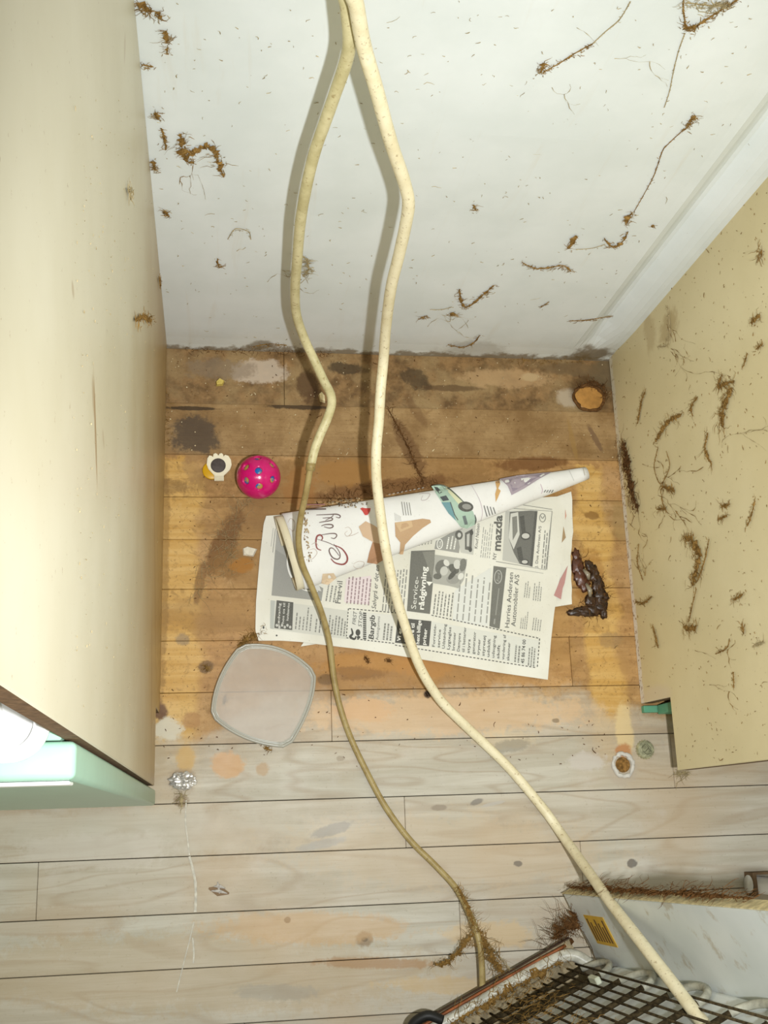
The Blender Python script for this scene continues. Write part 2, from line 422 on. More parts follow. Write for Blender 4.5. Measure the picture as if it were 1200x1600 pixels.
# ================================================================ CABINETS
def panel_material(name, side):
    g = G(name, .38, .35)
    n1 = g.noise(7, 4); n2 = g.noise(50, 5, .65); n3 = g.noise(190, 3, .7)
    if side == 'L':
        col = g.mix(g.step(n1, .3, .7), lin(204, 198, 172), lin(212, 207, 184))
        zz = g.math('ADD', g.z, g.math('MULTIPLY', g.math('SUBTRACT', n1, .5), .25))
        col = g.mix(g.math('MULTIPLY', g.step(zz, .05, .70, 1, 0), .88), col, lin(168, 138, 84))
        yy = g.math('ADD', g.y, g.math('MULTIPLY', g.math('SUBTRACT', n2, .5), .06))
        col = g.mix(g.math('MULTIPLY', g.math('MULTIPLY', g.step(n2, .47, .62), g.step(g.z, .22, .0)), .62), col, lin(140, 108, 58))
        for (u, v), (u2, v2), wd, k in (((146, 570), (152, 765), .0045, .7), ((144, 585), (148, 660), .006, .4), ((112, 440), (116, 466), .003, .4), ((196, 50), (194, 100), .006, .3), ((240, 650), (244, 1100), .012, .45), ((238, 900), (236, 1220), .010, .5), ((160, 670), (163, 700), .003, .3)):
            p = LP(u, v); q = LP(u2, v2); d = (q - p) / 2; c = (p + q) / 2
            col = g.mix(g.math('MULTIPLY', g.blob(c, (.05, wd, d.length), (math.atan2(-d.y, d.z), 0, 0), n2, .45), k), col, lin(146, 112, 66))
    else:
        col = g.mix(g.step(n1, .3, .7), lin(214, 201, 158), lin(223, 211, 170))
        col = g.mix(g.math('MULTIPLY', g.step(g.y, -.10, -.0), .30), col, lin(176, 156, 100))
        # raw, battered lower edge
        zz = g.math('ADD', g.z, g.math('MULTIPLY', g.math('SUBTRACT', n2, .5), .016))
        col = g.mix(g.step(zz, .008, .005, 1, 0) if False else g.math('MULTIPLY', g.step(zz, .009, .014, .95, 0), g.step(g.y, -.12, -.22, .5, 1)), col, g.mix(g.step(n3, .54, .62), lin(232, 228, 218), lin(150, 120, 88)))
        p = RP(1030, 1085); 
        col = g.mix(g.math('MULTIPLY', g.blob((.6, -.468, .05), (.05, .016, .05), nz=n2, amp=.4), .5), col, lin(214, 200, 180))
        for (u, v), (ry, rz), k in (((1045, 510), (.02, .03), .5), ((1015, 520), (.03, .02), .35)):
            p = RP(u, v); col = g.mix(g.math('MULTIPLY', g.blob(p, (.05, ry, rz), nz=n2, amp=1.0), k), col, lin(150, 120, 60))
    sp = g.math('MULTIPLY', g.step(n3, .66, .71), .55)
    col = g.mix(sp, col, lin(140, 108, 62))
    g.bump(n2, .05, .001)
    return g.out(col)
MEDGE = simple('raw_chipboard_edge', (128, 100, 72), .8, .2, var=.25, sc=220, bump=.3)
MGREEN = simple('green_lacquer', (152, 190, 168), .3, .4, var=.03)
MGREEN2 = simple('green_plinth_paint', (100, 164, 130), .5, .3, var=.06)
MINT = simple('cabinet_white_interior', (190, 186, 176), .6, .3)
def side_panel(name, x0, x1, zt, parent, mat, inner):
    """upright board with a toe-kick notch cut out of its lower front corner"""
    bm = bmesh.new()
    out = [(-.0, 0), (-.472, 0), (-.474, .094), (-.559, .0945), (-.559, zt), (-.0, zt)]
    a = [bm.verts.new((x0, y, z)) for y, z in out]; b = [bm.verts.new((x1, y, z)) for y, z in out]
    f0 = bm.faces.new(a); f1 = bm.faces.new(b[::-1])
    for i in range(6):
        bm.faces.new((a[i], a[(i + 1) % 6], b[(i + 1) % 6], b[i])).material_index = 1
    bmesh.ops.recalc_face_normals(bm, faces=bm.faces[:])
    bmesh.ops.bevel(bm, geom=[e for e in bm.edges], offset=.0008, segments=1, affect='EDGES')
    return obj(name, bm, [mat, MEDGE], parent)
ML = panel_material('cream_laminate_left', 'L'); MR = panel_material('cream_laminate_right', 'R')
# left unit (tall): camera-side face at x = 0
lc = empty('kitchen_cabinet', (-.2, -.28, 0), 'tall cream sided kitchen cabinet on the left with a pale green door', 'cabinet')
side_panel('side_panel', 0, -.010, 1.14, lc, ML, 1)
side_panel('side_panel', -.40, -.384, 1.14, lc, MINT, 1)
bm = bmesh.new(); box(bm, (-.3836, -.012, .095), (-.0164, -.006, 1.125)); obj('back_panel', bm, MINT, lc)
bm = bmesh.new(); box(bm, (-.3836, -.548, .0955), (-.0164, -.0125, .111), .0006); obj('bottom_board', bm, MINT, lc)
bm = bmesh.new(); box(bm, (-.3836, -.5596, .784), (-.0104, -.0125, .7998), .0006); obj('shelf', bm, MGREEN, lc)['label'] = 'pale green shelf board level with the door top'
bm = bmesh.new(); box(bm, (-.3836, -.557, 1.1245), (-.0164, -.0125, 1.14), .0006); obj('top_board', bm, MINT, lc)
bm = bmesh.new(); box(bm, (-.3836, -.485, .0), (-.0164, -.4735, .0945), .0006); tag(obj('plinth', bm, MGREEN2, lc), 'green painted plinth board')
bm = bmesh.new(); vs = box(bm, (-.398, -.5785, .006), (-.0030, -.5600, .80), .0035, seg=4)
door = obj('door', bm, MGREEN, lc); door['label'] = 'pale green lacquered door'
for p in door.data.polygons: p.use_smooth = len(p.vertices) > 3 and p.area < .01
bm = bmesh.new(); box(bm, (-.385, -.5806, .780), (-.006, -.5787, .795), .0008, seg=2)
tag(obj('highlight_strip', bm, simple('white_highlight', (240, 244, 240), .3, .5, var=.01), door), 'white strip for the highlight along the top of the door')  # bright highlight on the door's upper edge, put in as a white strip
# white things on the shelf behind the door top
MPLW = simple('white_plastic', (236, 236, 234), .35, .5, var=.02)
tub = empty('plastic_tub', (-.075, -.542, .8005), 'white rounded plastic tub standing on top of the green door of the left cabinet', 'tub')
def rrect(cx, cy, w_, d_, r, n=8):
    pts = []
    for (sx, sy, a0) in ((1, 1, 0), (-1, 1, 90), (-1, -1, 180), (1, -1, 270)):
        for k in range(n + 1):
            a = math.radians(a0 + 90 * k / n)
            pts.append((cx + sx * (w_ / 2 - r) + r * math.cos(a), cy + sy * (d_ / 2 - r) + r * math.sin(a)))
    return pts
def loft(bm, loops, cap0=True, cap1=True):
    rings = [[bm.verts.new(p) for p in L] for L in loops]
    n = len(rings[0])
    for a, b in zip(rings, rings[1:]):
        for k in range(n): bm.faces.new((a[k], a[(k + 1) % n], b[(k + 1) % n], b[k]))
    if cap0: bm.faces.new(rings[0][::-1])
    if cap1: bm.faces.new(rings[-1])
def tubloops(cx, cy, spec):
    return [[(x, y, z) for x, y in rrect(cx, cy, w_, d_, r)] for w_, d_, r, z in spec]
bm = bmesh.new()
loft(bm, tubloops(-.070, -.5500, [(.096, .030, .013, .8006), (.102, .034, .015, .802), (.106, .037, .016, .809), (.112, .041, .018, .810), (.112, .041, .018, .8135), (.100, .032, .014, .8135), (.094, .028, .013, .804)]))
obj('tub_body', bm, MPLW, tub, True)
bm = bmesh.new()
loft(bm, tubloops(-.078, -.5500, [(.084, .029, .013, .8138), (.086, .031, .014, .818), (.078, .026, .012, .822), (.058, .017, .008, .824)]))
obj('lid', bm, MPLW, tub, True)
# right unit
rc = empty('kitchen_cabinet', (.8, -.28, 0), 'cream sided kitchen base cabinet on the right with a notched lower front corner', 'cabinet')
side_panel('side_panel', .6, .616, .86, rc, MR, 1)
side_panel('side_panel', 1.184, 1.2, .86, rc, MINT, 1)
bm = bmesh.new(); box(bm, (.6164, -.012, .095), (1.1836, -.006, .86)); obj('back_panel', bm, MINT, rc)
bm = bmesh.new(); box(bm, (.6164, -.548, .0955), (1.1836, -.0125, .111), .0006); obj('bottom_board', bm, MINT, rc)
bm = bmesh.new(); box(bm, (.6164, -.548, .42), (1.1836, -.0125, .436), .0006); obj('shelf', bm, MINT, rc)
bm = bmesh.new(); box(bm, (.600, -.585, .8605), (1.2, -.004, .89), .002); obj('worktop', bm, simple('grey_worktop', (150, 146, 138), .5), rc)
bm = bmesh.new(); box(bm, (.5998, -.484, .0), (1.1836, -.4755, .009), .0006); box(bm, (.6164, -.487, .0125), (1.1836, -.4755, .094), .0006)
tag(obj('plinth', bm, MGREEN2, rc), 'green painted plinth board in the toe-kick notch')

# ================================================================ CABLES
def cable_mat(name, a, b, dirt):
    g = G(name, .45, .35)
    n1 = g.noise(60, 4, .6); n2 = g.noise(260, 3, .65)
    col = g.mix(g.step(n1, .35, .7), lin(*a), lin(*b))
    col = g.mix(g.math('MULTIPLY', g.step(n2, .58, .70), .6), col, lin(*dirt))
    g.bump(n2, .15, .0006); return g.out(col)
MCREAM = cable_mat('cream_hose', (236, 227, 194), (224, 213, 176), (150, 122, 78))
MOLD = cable_mat('yellowed_sleeve', (212, 203, 160), (190, 180, 134), (140, 112, 64))
MOLD2 = cable_mat('grubby_cord', (168, 150, 100), (148, 128, 80), (110, 86, 46))
thick = [(.1505, -.0643, .7524), (.1564, -.0645, .7289), (.1662, -.0648, .6908), (.1817, -.0688, .6464), (.2018, -.071, .5851), (.2212, -.072, .5318), (.2309, -.0744, .5004), (.2342, -.0768, .4661), (.2361, -.0806, .4128), (.2375, -.085, .3542), (.2440, -.0905, .2753), (.2490, -.1050, .2200), (.2475, -.1347, .2010), (.2455, -.1701, .1922), (.2431, -.1978, .1837), (.2443, -.227, .1682), (.251, -.2619, .1446), (.2588, -.3034, .1282), (.2709, -.3436, .1036), (.2858, -.3809, .0786), (.3053, -.4275, .0573), (.3312, -.4635, .0358), (.3602, -.4911, .0224), (.3932, -.5201, .0107)]
tail = [F(800, 1205, .0078), F(850, 1265, .0080), F(880, 1307, .024), F(916, 1357, .100), F(950, 1405, .195), F(1000, 1470, .295), F(1050, 1535, .37), F(1100, 1600, .44), F(1160, 1675, .51), F(1230, 1765, .58)]
top = [(.1462, -.0655, .84), (.140, -.067, 1.0), (.134, -.068, 1.2), (.130, -.068, 1.38), (.128, -.068, 1.5)]
def cable(name, pts, r, mat, parent, n=6, seg=14, wob=.03):
    P = spline(pts, n); bm = bmesh.new()
    tube(bm, P, lambda i: r * (1 + wob * nz3(P[i], 60)), seg)
    return obj(name, bm, mat, parent, True)
c1 = cable('hose', top[::-1] + thick + tail, .0058, MCREAM, None, 6)
tag(c1, 'long thick cream hose hanging down the wall and crossing the newspaper to the fridge', 'hose')
cr = empty('electric_cord', (.19, -.14, .0), 'thinner grubby yellowed cord hanging left of the thick cream hose', 'cord')
up = [(.1472, -.0527, .7386), (.1515, -.0541, .7158), (.1568, -.0561, .6856), (.1574, -.0556, .6601), (.1534, -.0553, .621), (.1492, -.0549, .5824), (.1443, -.0549, .5367), (.1413, -.0577, .4857), (.1407, -.058, .4248), (.1431, -.0584, .3501), (.1452, -.058, .293), (.1505, -.0607, .237), (.1620, -.070, .1950), (.1750, -.088, .1750), (.1857, -.1125, .1730), (.1927, -.1309, .1778), (.194, -.144, .1773), (.1886, -.1617, .1766), (.181, -.1783, .1685), (.1748, -.1948, .1604), (.1708, -.213, .1523)]
utop = [(.127, -.050, 1.5), (.128, -.050, 1.38), (.131, -.051, 1.2), (.136, -.051, 1.0), (.1415, -.052, .84)]
cable('sleeve', utop + up, .0052, MOLD, cr, 6)['label'] = 'wider pale sleeve round the upper half'
lo = [(.1708, -.2125, .1527), (.1701, -.216, .1512), (.1666, -.2373, .1362), (.1623, -.2598, .1119), (.1608, -.2821, .0905), (.1663, -.3054, .0703), (.1788, -.3306, .0534), (.193, -.3626, .0358), (.2022, -.3941, .0225), (.2073, -.4315, .0107), (.2142, -.4659, .0054), (.2258, -.5029, .0046), (.2434, -.5426, .0044), (.2667, -.588, .0046)] + [F(640, 1312, .005), F(680, 1352, .008), F(712, 1387, .016), F(730, 1420, .026), F(742, 1448, .034), F(750, 1478, .036), F(753, 1510, .034), F(754, 1550, .030)]
cable('cord', lo, .0037, MOLD2, cr, 6, 10)
bm = bmesh.new(); q = Vector((.1708, -.2135, .1519)); tube(bm, [Vector(up[-1]) + Vector((.0006, .006, .003)), Vector(up[-1]) - Vector((.0002, .002, .001))], .0056, 12); obj('sleeve_end', bm, MOLD2, cr, True)

# ================================================================ PRINTING ON PAPER
class Print:
    """flat coloured shapes in photograph-neutral sheet coordinates, laid on a curved sheet"""
    def __init__(s): s.bm = bmesh.new(); s.cl = s.bm.loops.layers.float_color.new('ink')
    def poly(s, pts, rgb, z=0):
        try: f = s.bm.faces.new([s.bm.verts.new((x, y, z)) for x, y in pts])
        except ValueError: return
        c = lin(*rgb)
        for l in f.loops: l[s.cl] = c
    def line(s, pts, w_, rgb, z=0, taper=False):
        n = len(pts); L = []; R_ = []
        for i in range(n):
            a = pts[max(i - 1, 0)]; b = pts[min(i + 1, n - 1)]
            dx, dy = b[0] - a[0], b[1] - a[1]; d = math.hypot(dx, dy) or 1
            ww = (w_[i] if isinstance(w_, (list, tuple)) else w_) / 2
            L.append((pts[i][0] - dy / d * ww, pts[i][1] + dx / d * ww)); R_.append((pts[i][0] + dy / d * ww, pts[i][1] - dx / d * ww))
        for i in range(n - 1): s.poly([L[i], L[i + 1], R_[i + 1], R_[i]], rgb, z)
    def curve(s, pts, w_, rgb, z=0, n=5):
        P = [(p.x, p.y) for p in spline([(x, y, 0) for x, y in pts], n)]
        m = len(P); ws = [w_ * (.45 + .55 * math.sin(PI * (i + .5) / m)) for i in range(m)]
        s.line(P, ws, rgb, z)
    def ell(s, c, rx, ry, rgb, z=0, rot=0, n=16):
        a0 = math.radians(rot)
        s.poly([(c[0] + rx * math.cos(2 * PI * k / n) * math.cos(a0) - ry * math.sin(2 * PI * k / n) * math.sin(a0), c[1] + rx * math.cos(2 * PI * k / n) * math.sin(a0) + ry * math.sin(2 * PI * k / n) * math.cos(a0)) for k in range(n)], rgb, z)
    def ring(s, c, rx, ry, w_, rgb, z=0, rot=0, n=18):
        a0 = math.radians(rot)
        P = [(c[0] + rx * math.cos(2 * PI * k / n) * math.cos(a0) - ry * math.sin(2 * PI * k / n) * math.sin(a0), c[1] + rx * math.cos(2 * PI * k / n) * math.sin(a0) + ry * math.sin(2 * PI * k / n) * math.cos(a0)) for k in range(n + 1)]
        s.line(P, w_, rgb, z)
    def text(s, body, a, b, h, rgb, z=0, shear=0.0, bold=0.0):
        """baseline from a to b, cap height h"""
        cu = bpy.data.curves.new('t', 'FONT'); cu.body = body; cu.resolution_u = 2; cu.fill_mode = 'FRONT'
        cu.shear = shear; cu.offset = bold
        o = bpy.data.objects.new('t', cu); COL.objects.link(o)
        dg = bpy.context.evaluated_depsgraph_get(); me = o.evaluated_get(dg).to_mesh()
        xs = [v.co.x for v in me.vertices]
        if xs:
            x0, x1 = min(xs), max(xs); dx, dy = b[0] - a[0], b[1] - a[1]
            L = math.hypot(dx, dy); ex = (dx / L, dy / L); ey = (ex[1], -ex[0])
            sx = L / max(x1 - x0, 1e-6); sy = h / .70
            for p in me.polygons:
                s.poly([(a[0] + ex[0] * (me.vertices[i].co.x - x0) * sx + ey[0] * me.vertices[i].co.y * sy, a[1] + ex[1] * (me.vertices[i].co.x - x0) * sx + ey[1] * me.vertices[i].co.y * sy) for i in p.vertices], rgb, z)
        o.evaluated_get(dg).to_mesh_clear()
        bpy.data.objects.remove(o); bpy.data.curves.remove(cu)
    def body(s, o, up_, ac, n, rgb, fill=.42, z=0, rag=.25, rnd=random.Random(5)):
        """n lines of unreadably small type: words along up_, lines stacked along ac"""
        for i in range(n):
            t = (i + .25) / n; x0, y0 = o[0] + ac[0] * t, o[1] + ac[1] * t
            end = 1 - rnd.random() * rag; q = 0.0
            lw = fill / n
            while q < end - .02:
                L = min(rnd.uniform(.06, .17), end - q)
                p = (x0 + up_[0] * q, y0 + up_[1] * q); r = (x0 + up_[0] * (q + L), y0 + up_[1] * (q + L))
                s.poly([p, r, (r[0] + ac[0] * lw, r[1] + ac[1] * lw), (p[0] + ac[0] * lw, p[1] + ac[1] * lw)], rgb, z)
                q += L + .03
    def build(s, name, mat, parent, h, off, maxlen, conv):
        bm = s.bm
        bmesh.ops.triangulate(bm, faces=[f for f in bm.faces if len(f.verts) > 4])
        for _ in range(7):
            es = [e for e in bm.edges if e.calc_length() > maxlen]
            if not es: break
            bmesh.ops.subdivide_edges(bm, edges=es, cuts=1, use_grid_fill=False)
        bmesh.ops.triangulate(bm, faces=[f for f in bm.faces if len(f.verts) > 4])
        for v in bm.verts:
            u, vv = conv(v.co.x, v.co.y); p = onto(u, vv, h)
            v.co = (p.x, p.y, h(p.x, p.y) + off + v.co.z * .00012)
        for f in bm.faces:
            if f.normal.z < 0: pass
        bm.normal_update()
        for f in bm.faces:
            if f.normal.z < 0: f.normal_flip()
        return obj(name, bm, mat, parent)
g = G('printing_ink', .75, .15)
at = g.t.nodes.new('ShaderNodeAttribute'); at.attribute_name = 'ink'
INK = g.out(g.mix(g.math('MULTIPLY', g.noise(900, 2), .25), at.outputs['Color'], lin(200, 200, 190)))
def paper(name, a, b, sp):
    g = G(name, .7, .2); n1 = g.noise(14, 4); n2 = g.noise(90, 4, .65); n3 = g.noise(320, 3, .7)
    col = g.mix(g.step(n1, .3, .7), lin(*a), lin(*b)); col = g.mix(g.math('MULTIPLY', g.step(n3, .64, .72), sp), col, lin(150, 136, 108))
    g.bump(g.noise(30, 3), .15, .003); return g.out(col)
MNEWS = paper('newsprint', (218, 216, 202), (228, 227, 216), .35)
MGLOSS = paper('glossy_flyer_paper', (226, 226, 222), (236, 236, 233), .3)
MCRM = paper('yellowed_page_edge', (216, 206, 174), (226, 218, 192), .5)
z1 = lambda x, y: (380 + x * 560 / 1200, 700 + y * 560 / 1200)
news = empty('newspaper', F(640, 930), 'open newspaper page of adverts with its other half rolled into a tapering tube', 'newspaper')
def hpage(x, y): return .0040 + .0008 * math.sin(x * 21 + y * 9) + .0012 * max(0, nz3((x * 8, y * 8, 3)))
def hunder(x, y): return hpage(x, y) - .0022
def at_poly(P, t):
    L = [0]
    for a, b in zip(P, P[1:]): L.append(L[-1] + math.hypot(b[0] - a[0], b[1] - a[1]))
    d = t * L[-1]
    for i in range(len(P) - 1):
        if d <= L[i + 1] + 1e-9:
            k = (d - L[i]) / max(L[i + 1] - L[i], 1e-9); return (P[i][0] + (P[i + 1][0] - P[i][0]) * k, P[i][1] + (P[i + 1][1] - P[i][1]) * k)
    return P[-1]
def sheet(name, left, right, bottom, topl, h, mat, parent, nu, nv, th, jag=0):
    """paper sheet bounded by four pixel-surveyed edges, laid over height field h (left/right run bottom to top)"""
    bm = bmesh.new(); grid = []
    c00, c10, c01, c11 = bottom[0], bottom[-1], topl[0], topl[-1]
    for j in range(nv + 1):
        t = j / nv; row = []
        for i in range(nu + 1):
            s_ = i / nu; l, r, b, tt = at_poly(left, t), at_poly(right, t), at_poly(bottom, s_), at_poly(topl, s_)
            u, v = [(1 - s_) * l[k] + s_ * r[k] + (1 - t) * b[k] + t * tt[k] - ((1 - s_) * (1 - t) * c00[k] + s_ * (1 - t) * c10[k] + (1 - s_) * t * c01[k] + s_ * t * c11[k]) for k in (0, 1)]
            if i == nu and jag: u += random.uniform(-jag, jag)
            p = onto(u, v, h); row.append(bm.verts.new((p.x, p.y, h(p.x, p.y))))
        grid.append(row)
    for a, b in zip(grid, grid[1:]):
        for i in range(nu): bm.faces.new((a[i], a[i + 1], b[i + 1], b[i]))
    bm.normal_update()
    if bm.faces[:][0].normal.z < 0: bmesh.ops.reverse_faces(bm, faces=bm.faces[:])
    r = bmesh.ops.extrude_face_region(bm, geom=bm.faces[:])
    top_f = [f for f in r['geom'] if isinstance(f, bmesh.types.BMFace)]
    tv = set(v for f in top_f for v in f.verts)
    for v in bm.verts:
        if v not in tv: v.co.z -= th
    bmesh.ops.recalc_face_normals(bm, faces=bm.faces[:])
    return obj(name, bm, mat, parent, False)
ml = [(404, 1001), (399, 985), (400, 940), (406, 870), (412, 818), (416, 806)]
mr = [(856, 1062), (861, 1000), (866, 957), (874, 905), (881, 860), (884, 815), (880, 775)]
mb = [(404, 1001), (440, 1001), (470, 1003), (500, 1007), (560, 1014), (620, 1024), (700, 1037), (780, 1051), (856, 1062)]
mt = [(416, 806), (880, 775)]
page = sheet('page', ml, mr, mb, mt, hpage, MNEWS, news, 70, 40, .0012)
under = sheet('page', [(470, 1010), (560, 880)], [(872, 1010 - 62), (894, 944), (893, 900), (892, 870), (896, 828), (893, 768)][1:], [(470, 1010), (560, 1012), (870, 950), (894, 944)][::3], [(560, 880), (893, 768)], hunder, MNEWS, news, 30, 14, .0012, .8)
P = Print()
K = (44, 44, 42); GR = (126, 126, 120); MG = (176, 176, 168); LG = (206, 206, 196); WH = (236, 236, 228)
# photo block left with a car's wheel arch
P.poly([(112, 275), (95, 494), (262, 512), (268, 470), (215, 440), (150, 360)], (150, 150, 144))
P.poly([(112, 275), (107, 340), (160, 372), (130, 310)], (164, 164, 158), 1)
P.curve([(150, 350), (148, 390), (160, 430), (190, 465), (215, 478), (250, 480)], 6, WH, 2)
P.poly([(160, 375), (165, 430), (185, 455), (200, 440), (185, 400)], (186, 186, 180), 1)
P.poly([(190, 455), (215, 470), (262, 480), (240, 430), (205, 420)], (212, 212, 206), 1)
P.line([(101, 268), (93, 330)], 2, MG); P.line([(108, 270), (99, 350)], 2, GR)
P.text("Fiat vil", (326, 521), (333, 447), 19, K)
P.poly([(92, 510), (350, 545), (345, 640), (92, 606)], LG)
P.poly([(92, 510), (106, 512), (102, 606), (90, 604)], (180, 184, 178), 1)
P.poly([(112, 510), (168, 517), (164, 610), (104, 603)], (72, 72, 68), 1)
for i, t_ in enumerate(('Sædvanlig', 'hos os til', 'kundeservice')): P.text(t_, (121 + i * 15, 598 - i * 10), (126 + i * 15, 520), 8, WH, 2)
for k in range(6): P.ell((112 + k * 9, 594 + k % 2 * 6), 4, 5, (190, 190, 184), 2)
P.body((170, 606), (8, -80), (60, 8), 5, GR, .34, 2, .5); P.body((236, 616), (8, -74), (26, 4), 2, GR, .34, 2, .4)
P.body((280, 622), (7, -66), (62, 9), 6, GR, .45, 2, .3)
P.body((272, 512), (10, -60), (50, 8), 4, GR, .36, 1, .1)
P.poly([(345, 438), (428, 428), (420, 524), (338, 516)], (226, 212, 214)); P.body((342, 520), (9, -96), (84, 8), 7, (150, 126, 132), .36, 1, .1)
P.text("Sølvgrå er det en", (444, 540), (456, 394), 15, K, shear=.25)
P.body((462, 545), (14, -150), (78, 8), 8, (128, 128, 122), .36, 1, .1)
def dash(a, b, n, w_=3):
    for k in range(n):
        t0, t1 = k / n, (k + .6) / n
        P.line([(a[0] + (b[0] - a[0]) * t0, a[1] + (b[1] - a[1]) * t0), (a[0] + (b[0] - a[0]) * t1, a[1] + (b[1] - a[1]) * t1)], w_, K, 2)
dash((354, 538), (520, 553), 13); dash((352, 538), (345, 636), 9); dash((345, 636), (510, 655), 14); dash((630, 560), (992, 638), 30); dash((508, 660), (982, 736), 38); dash((992, 638), (984, 738), 8)
P.poly([(358, 545), (506, 560), (500, 648), (350, 632)], (216, 216, 208))
P.text("FIRST", (376, 592), (381, 547), 12, K, 2, .2); P.text("STOP", (396, 600), (401, 548), 12, K, 2, .2)
P.curve([(362, 604), (366, 622), (358, 632), (372, 640), (378, 630)], 8, K, 2); P.ell((384, 618), 8, 11, K, 2); P.ell((386, 634), 6, 5, K, 2)
for k in range(13): P.poly([(401, 640 - k * 7), (412, 641 - k * 7), (412, 636 - k * 7), (401, 635 - k * 7)], K, 2)
P.text("Bargib", (436, 642), (441, 560), 17, K, 2, .15, .02); P.text("Autogummi", (452, 644), (458, 565), 9, (70, 70, 66), 2)
P.body((464, 642), (6, -60), (34, 4), 3, GR, .5, 2, .2)
P.poly([(518, 568), (630, 580), (622, 664), (508, 652)], (60, 60, 58))
for i, t_ in enumerate(('Vi er', 'en man', 'mere til', 'hent billige', 'priser')): P.text(t_, (526 + i * 21, 648 + i * 3), (532 + i * 21, 648 - (44, 40, 60, 70, 42)[i]), 12, WH, 2, 0, .02)
# service advert
P.poly([(562, 345), (642, 342), (636, 445), (625, 556), (548, 546)], (98, 98, 92)); P.poly([(600, 348), (642, 345), (632, 440)], (124, 124, 116), 1)
P.text("Service-", (578, 540), (588, 432), 17, (222, 222, 214), 2); P.text("rådgivning", (604, 542), (615, 398), 18, WH, 2, 0, .025)
P.poly([(612, 447), (634, 449), (622, 462)], WH, 2)
P.poly([(640, 357), (750, 373), (738, 442), (720, 470), (690, 462), (632, 452)], (168, 168, 160))
for c, rx, ry, col_, ro in (((665, 400), 22, 26, (104, 104, 98), 20), ((672, 412), 13, 16, (196, 196, 188), 20), ((705, 405), 20, 14, (86, 86, 80), 40), ((716, 390), 12, 16, (206, 206, 198), 0), ((735, 392), 12, 22, (112, 112, 106), 10), ((702, 440), 22, 16, (148, 148, 142), 0), ((680, 385), 12, 9, (216, 216, 208), 60), ((650, 430), 14, 10, (92, 92, 86), 0), ((700, 425), 8, 20, (70, 70, 66), 40), ((728, 430), 9, 12, (220, 220, 212), 30)):
    P.ell(c, rx, ry, col_, 1 + (rx < 14), ro)
P.body((632, 556), (10, -86), (68, 10), 6, (120, 120, 114), .36, 1, .2)
P.poly([(708, 478), (830, 400), (820, 596), (700, 578)], (220, 222, 216)); P.body((708, 574), (16, -180), (118, 14), 6, (150, 150, 144), .22, 1, .3)
P.poly([(838, 395), (881, 401), (858, 606), (824, 597)], (102, 102, 96)); P.ring((853, 432), 12, 22, 3, (176, 176, 170), 1, 5); P.text('Ford', (857, 448), (860, 418), 10, (176, 176, 170), 2, .3)
P.line([(845, 560), (856, 470)], 4, (140, 140, 134), 1); P.line([(840, 590), (842, 572)], 5, (150, 150, 144), 1)
P.text("Harries Andersen", (890, 602), (904, 418), 15, K, 1); P.text("Automobiler A/S", (911, 598), (924, 425), 15, K, 1)
P.line([(880, 400), (1005, 420)], 2, MG)
P.body((925, 605), (6, -60), (26, 3), 4, GR, .34, 1, .4); P.body((965, 610), (6, -50), (32, 4), 4, GR, .34, 1, .3)
P.body((938, 500), (6, -56), (22, 3), 3, GR, .34, 1, .4); P.body((968, 510), (6, -66), (30, 4), 4, GR, .34, 1, .3)
# list of services
P.poly([(634, 582), (990, 645), (978, 732), (626, 664)], (216, 217, 208))
wl = ['Forreste-', 'service', 'Udstødning', 'Lygteglas', 'bremser', 'Dæmpere', 'til i batterier', 'styrs', 'generator', 'tryner', 'styretøj', 'udskift', 'udsugning', 'skift', 'vurdering af', 'skanner']
for i, t_ in enumerate(wl):
    x = 641 + i * 16.6; y = 666 + i * 3.1; L = min(84, 12 + 7.0 * len(t_))
    P.text(t_, (x, y), (x + L * .07, y - L), 9, (62, 62, 58), 1, 0, .015)
P.body((904, 716), (5, -62), (22, 4), 2, GR, .5, 1, .2); P.text("45 86 74 00", (940, 722), (946, 642), 11, K, 1, 0, .02); P.body((950, 728), (5, -66), (26, 4), 3, GR, .5, 1, .2)
# upper car adverts
P.body((575, 330), (10, -60), (60, -10), 6, GR, .3, 0, .3)
P.poly([(645, 312), (735, 262), (722, 352), (640, 338)], (150, 150, 144)); P.ring((658, 322), 9, 16, 3, WH, 1, 5); P.text("KIA", (661, 332), (664, 312), 8, WH, 1)
P.body((676, 338), (8, -44), (36, 2), 3, WH, .4, 1, .1)
P.poly([(715, 278), (778, 258), (770, 358), (728, 350)], (196, 196, 188), 1)
P.ell((722, 292), 13, 16, (88, 88, 84), 2); P.ell((723, 292), 6, 8, (206, 206, 200), 3)
P.poly([(742, 285), (768, 270), (764, 345), (742, 340)], (92, 92, 88), 2); P.poly([(748, 290), (758, 286), (756, 330), (748, 330)], (190, 190, 184), 3); P.ell((764, 284), 6, 9, (60, 60, 58), 3); P.ell((760, 340), 6, 9, (60, 60, 58), 3)
P.text("Knud Nielsen", (784, 338), (792, 254), 11, K, 1, .2); P.body((792, 366), (12, -120), (36, 4), 5, (150, 150, 144), .3, 0, .3)
P.text("NY", (846, 374), (849, 352), 12, K, 1); P.text("mazda", (861, 345), (867, 226), 26, (84, 84, 80), 1, 0, .03)
P.poly([(878, 212), (985, 208), (968, 398), (868, 376)], (188, 188, 180))
P.poly([(892, 215), (960, 210), (985, 212), (975, 300), (968, 396), (925, 388), (905, 350), (888, 300)], (96, 96, 92), 1)
P.poly([(895, 220), (920, 215), (925, 290), (905, 340), (888, 300)], (206, 206, 198), 2); P.poly([(900, 232), (916, 228), (918, 280), (902, 310)], (120, 120, 114), 3)
P.poly([(925, 230), (940, 226), (945, 280), (932, 290)], (62, 62, 60), 2); P.poly([(915, 335), (930, 330), (940, 385), (922, 375)], (62, 62, 60), 2)
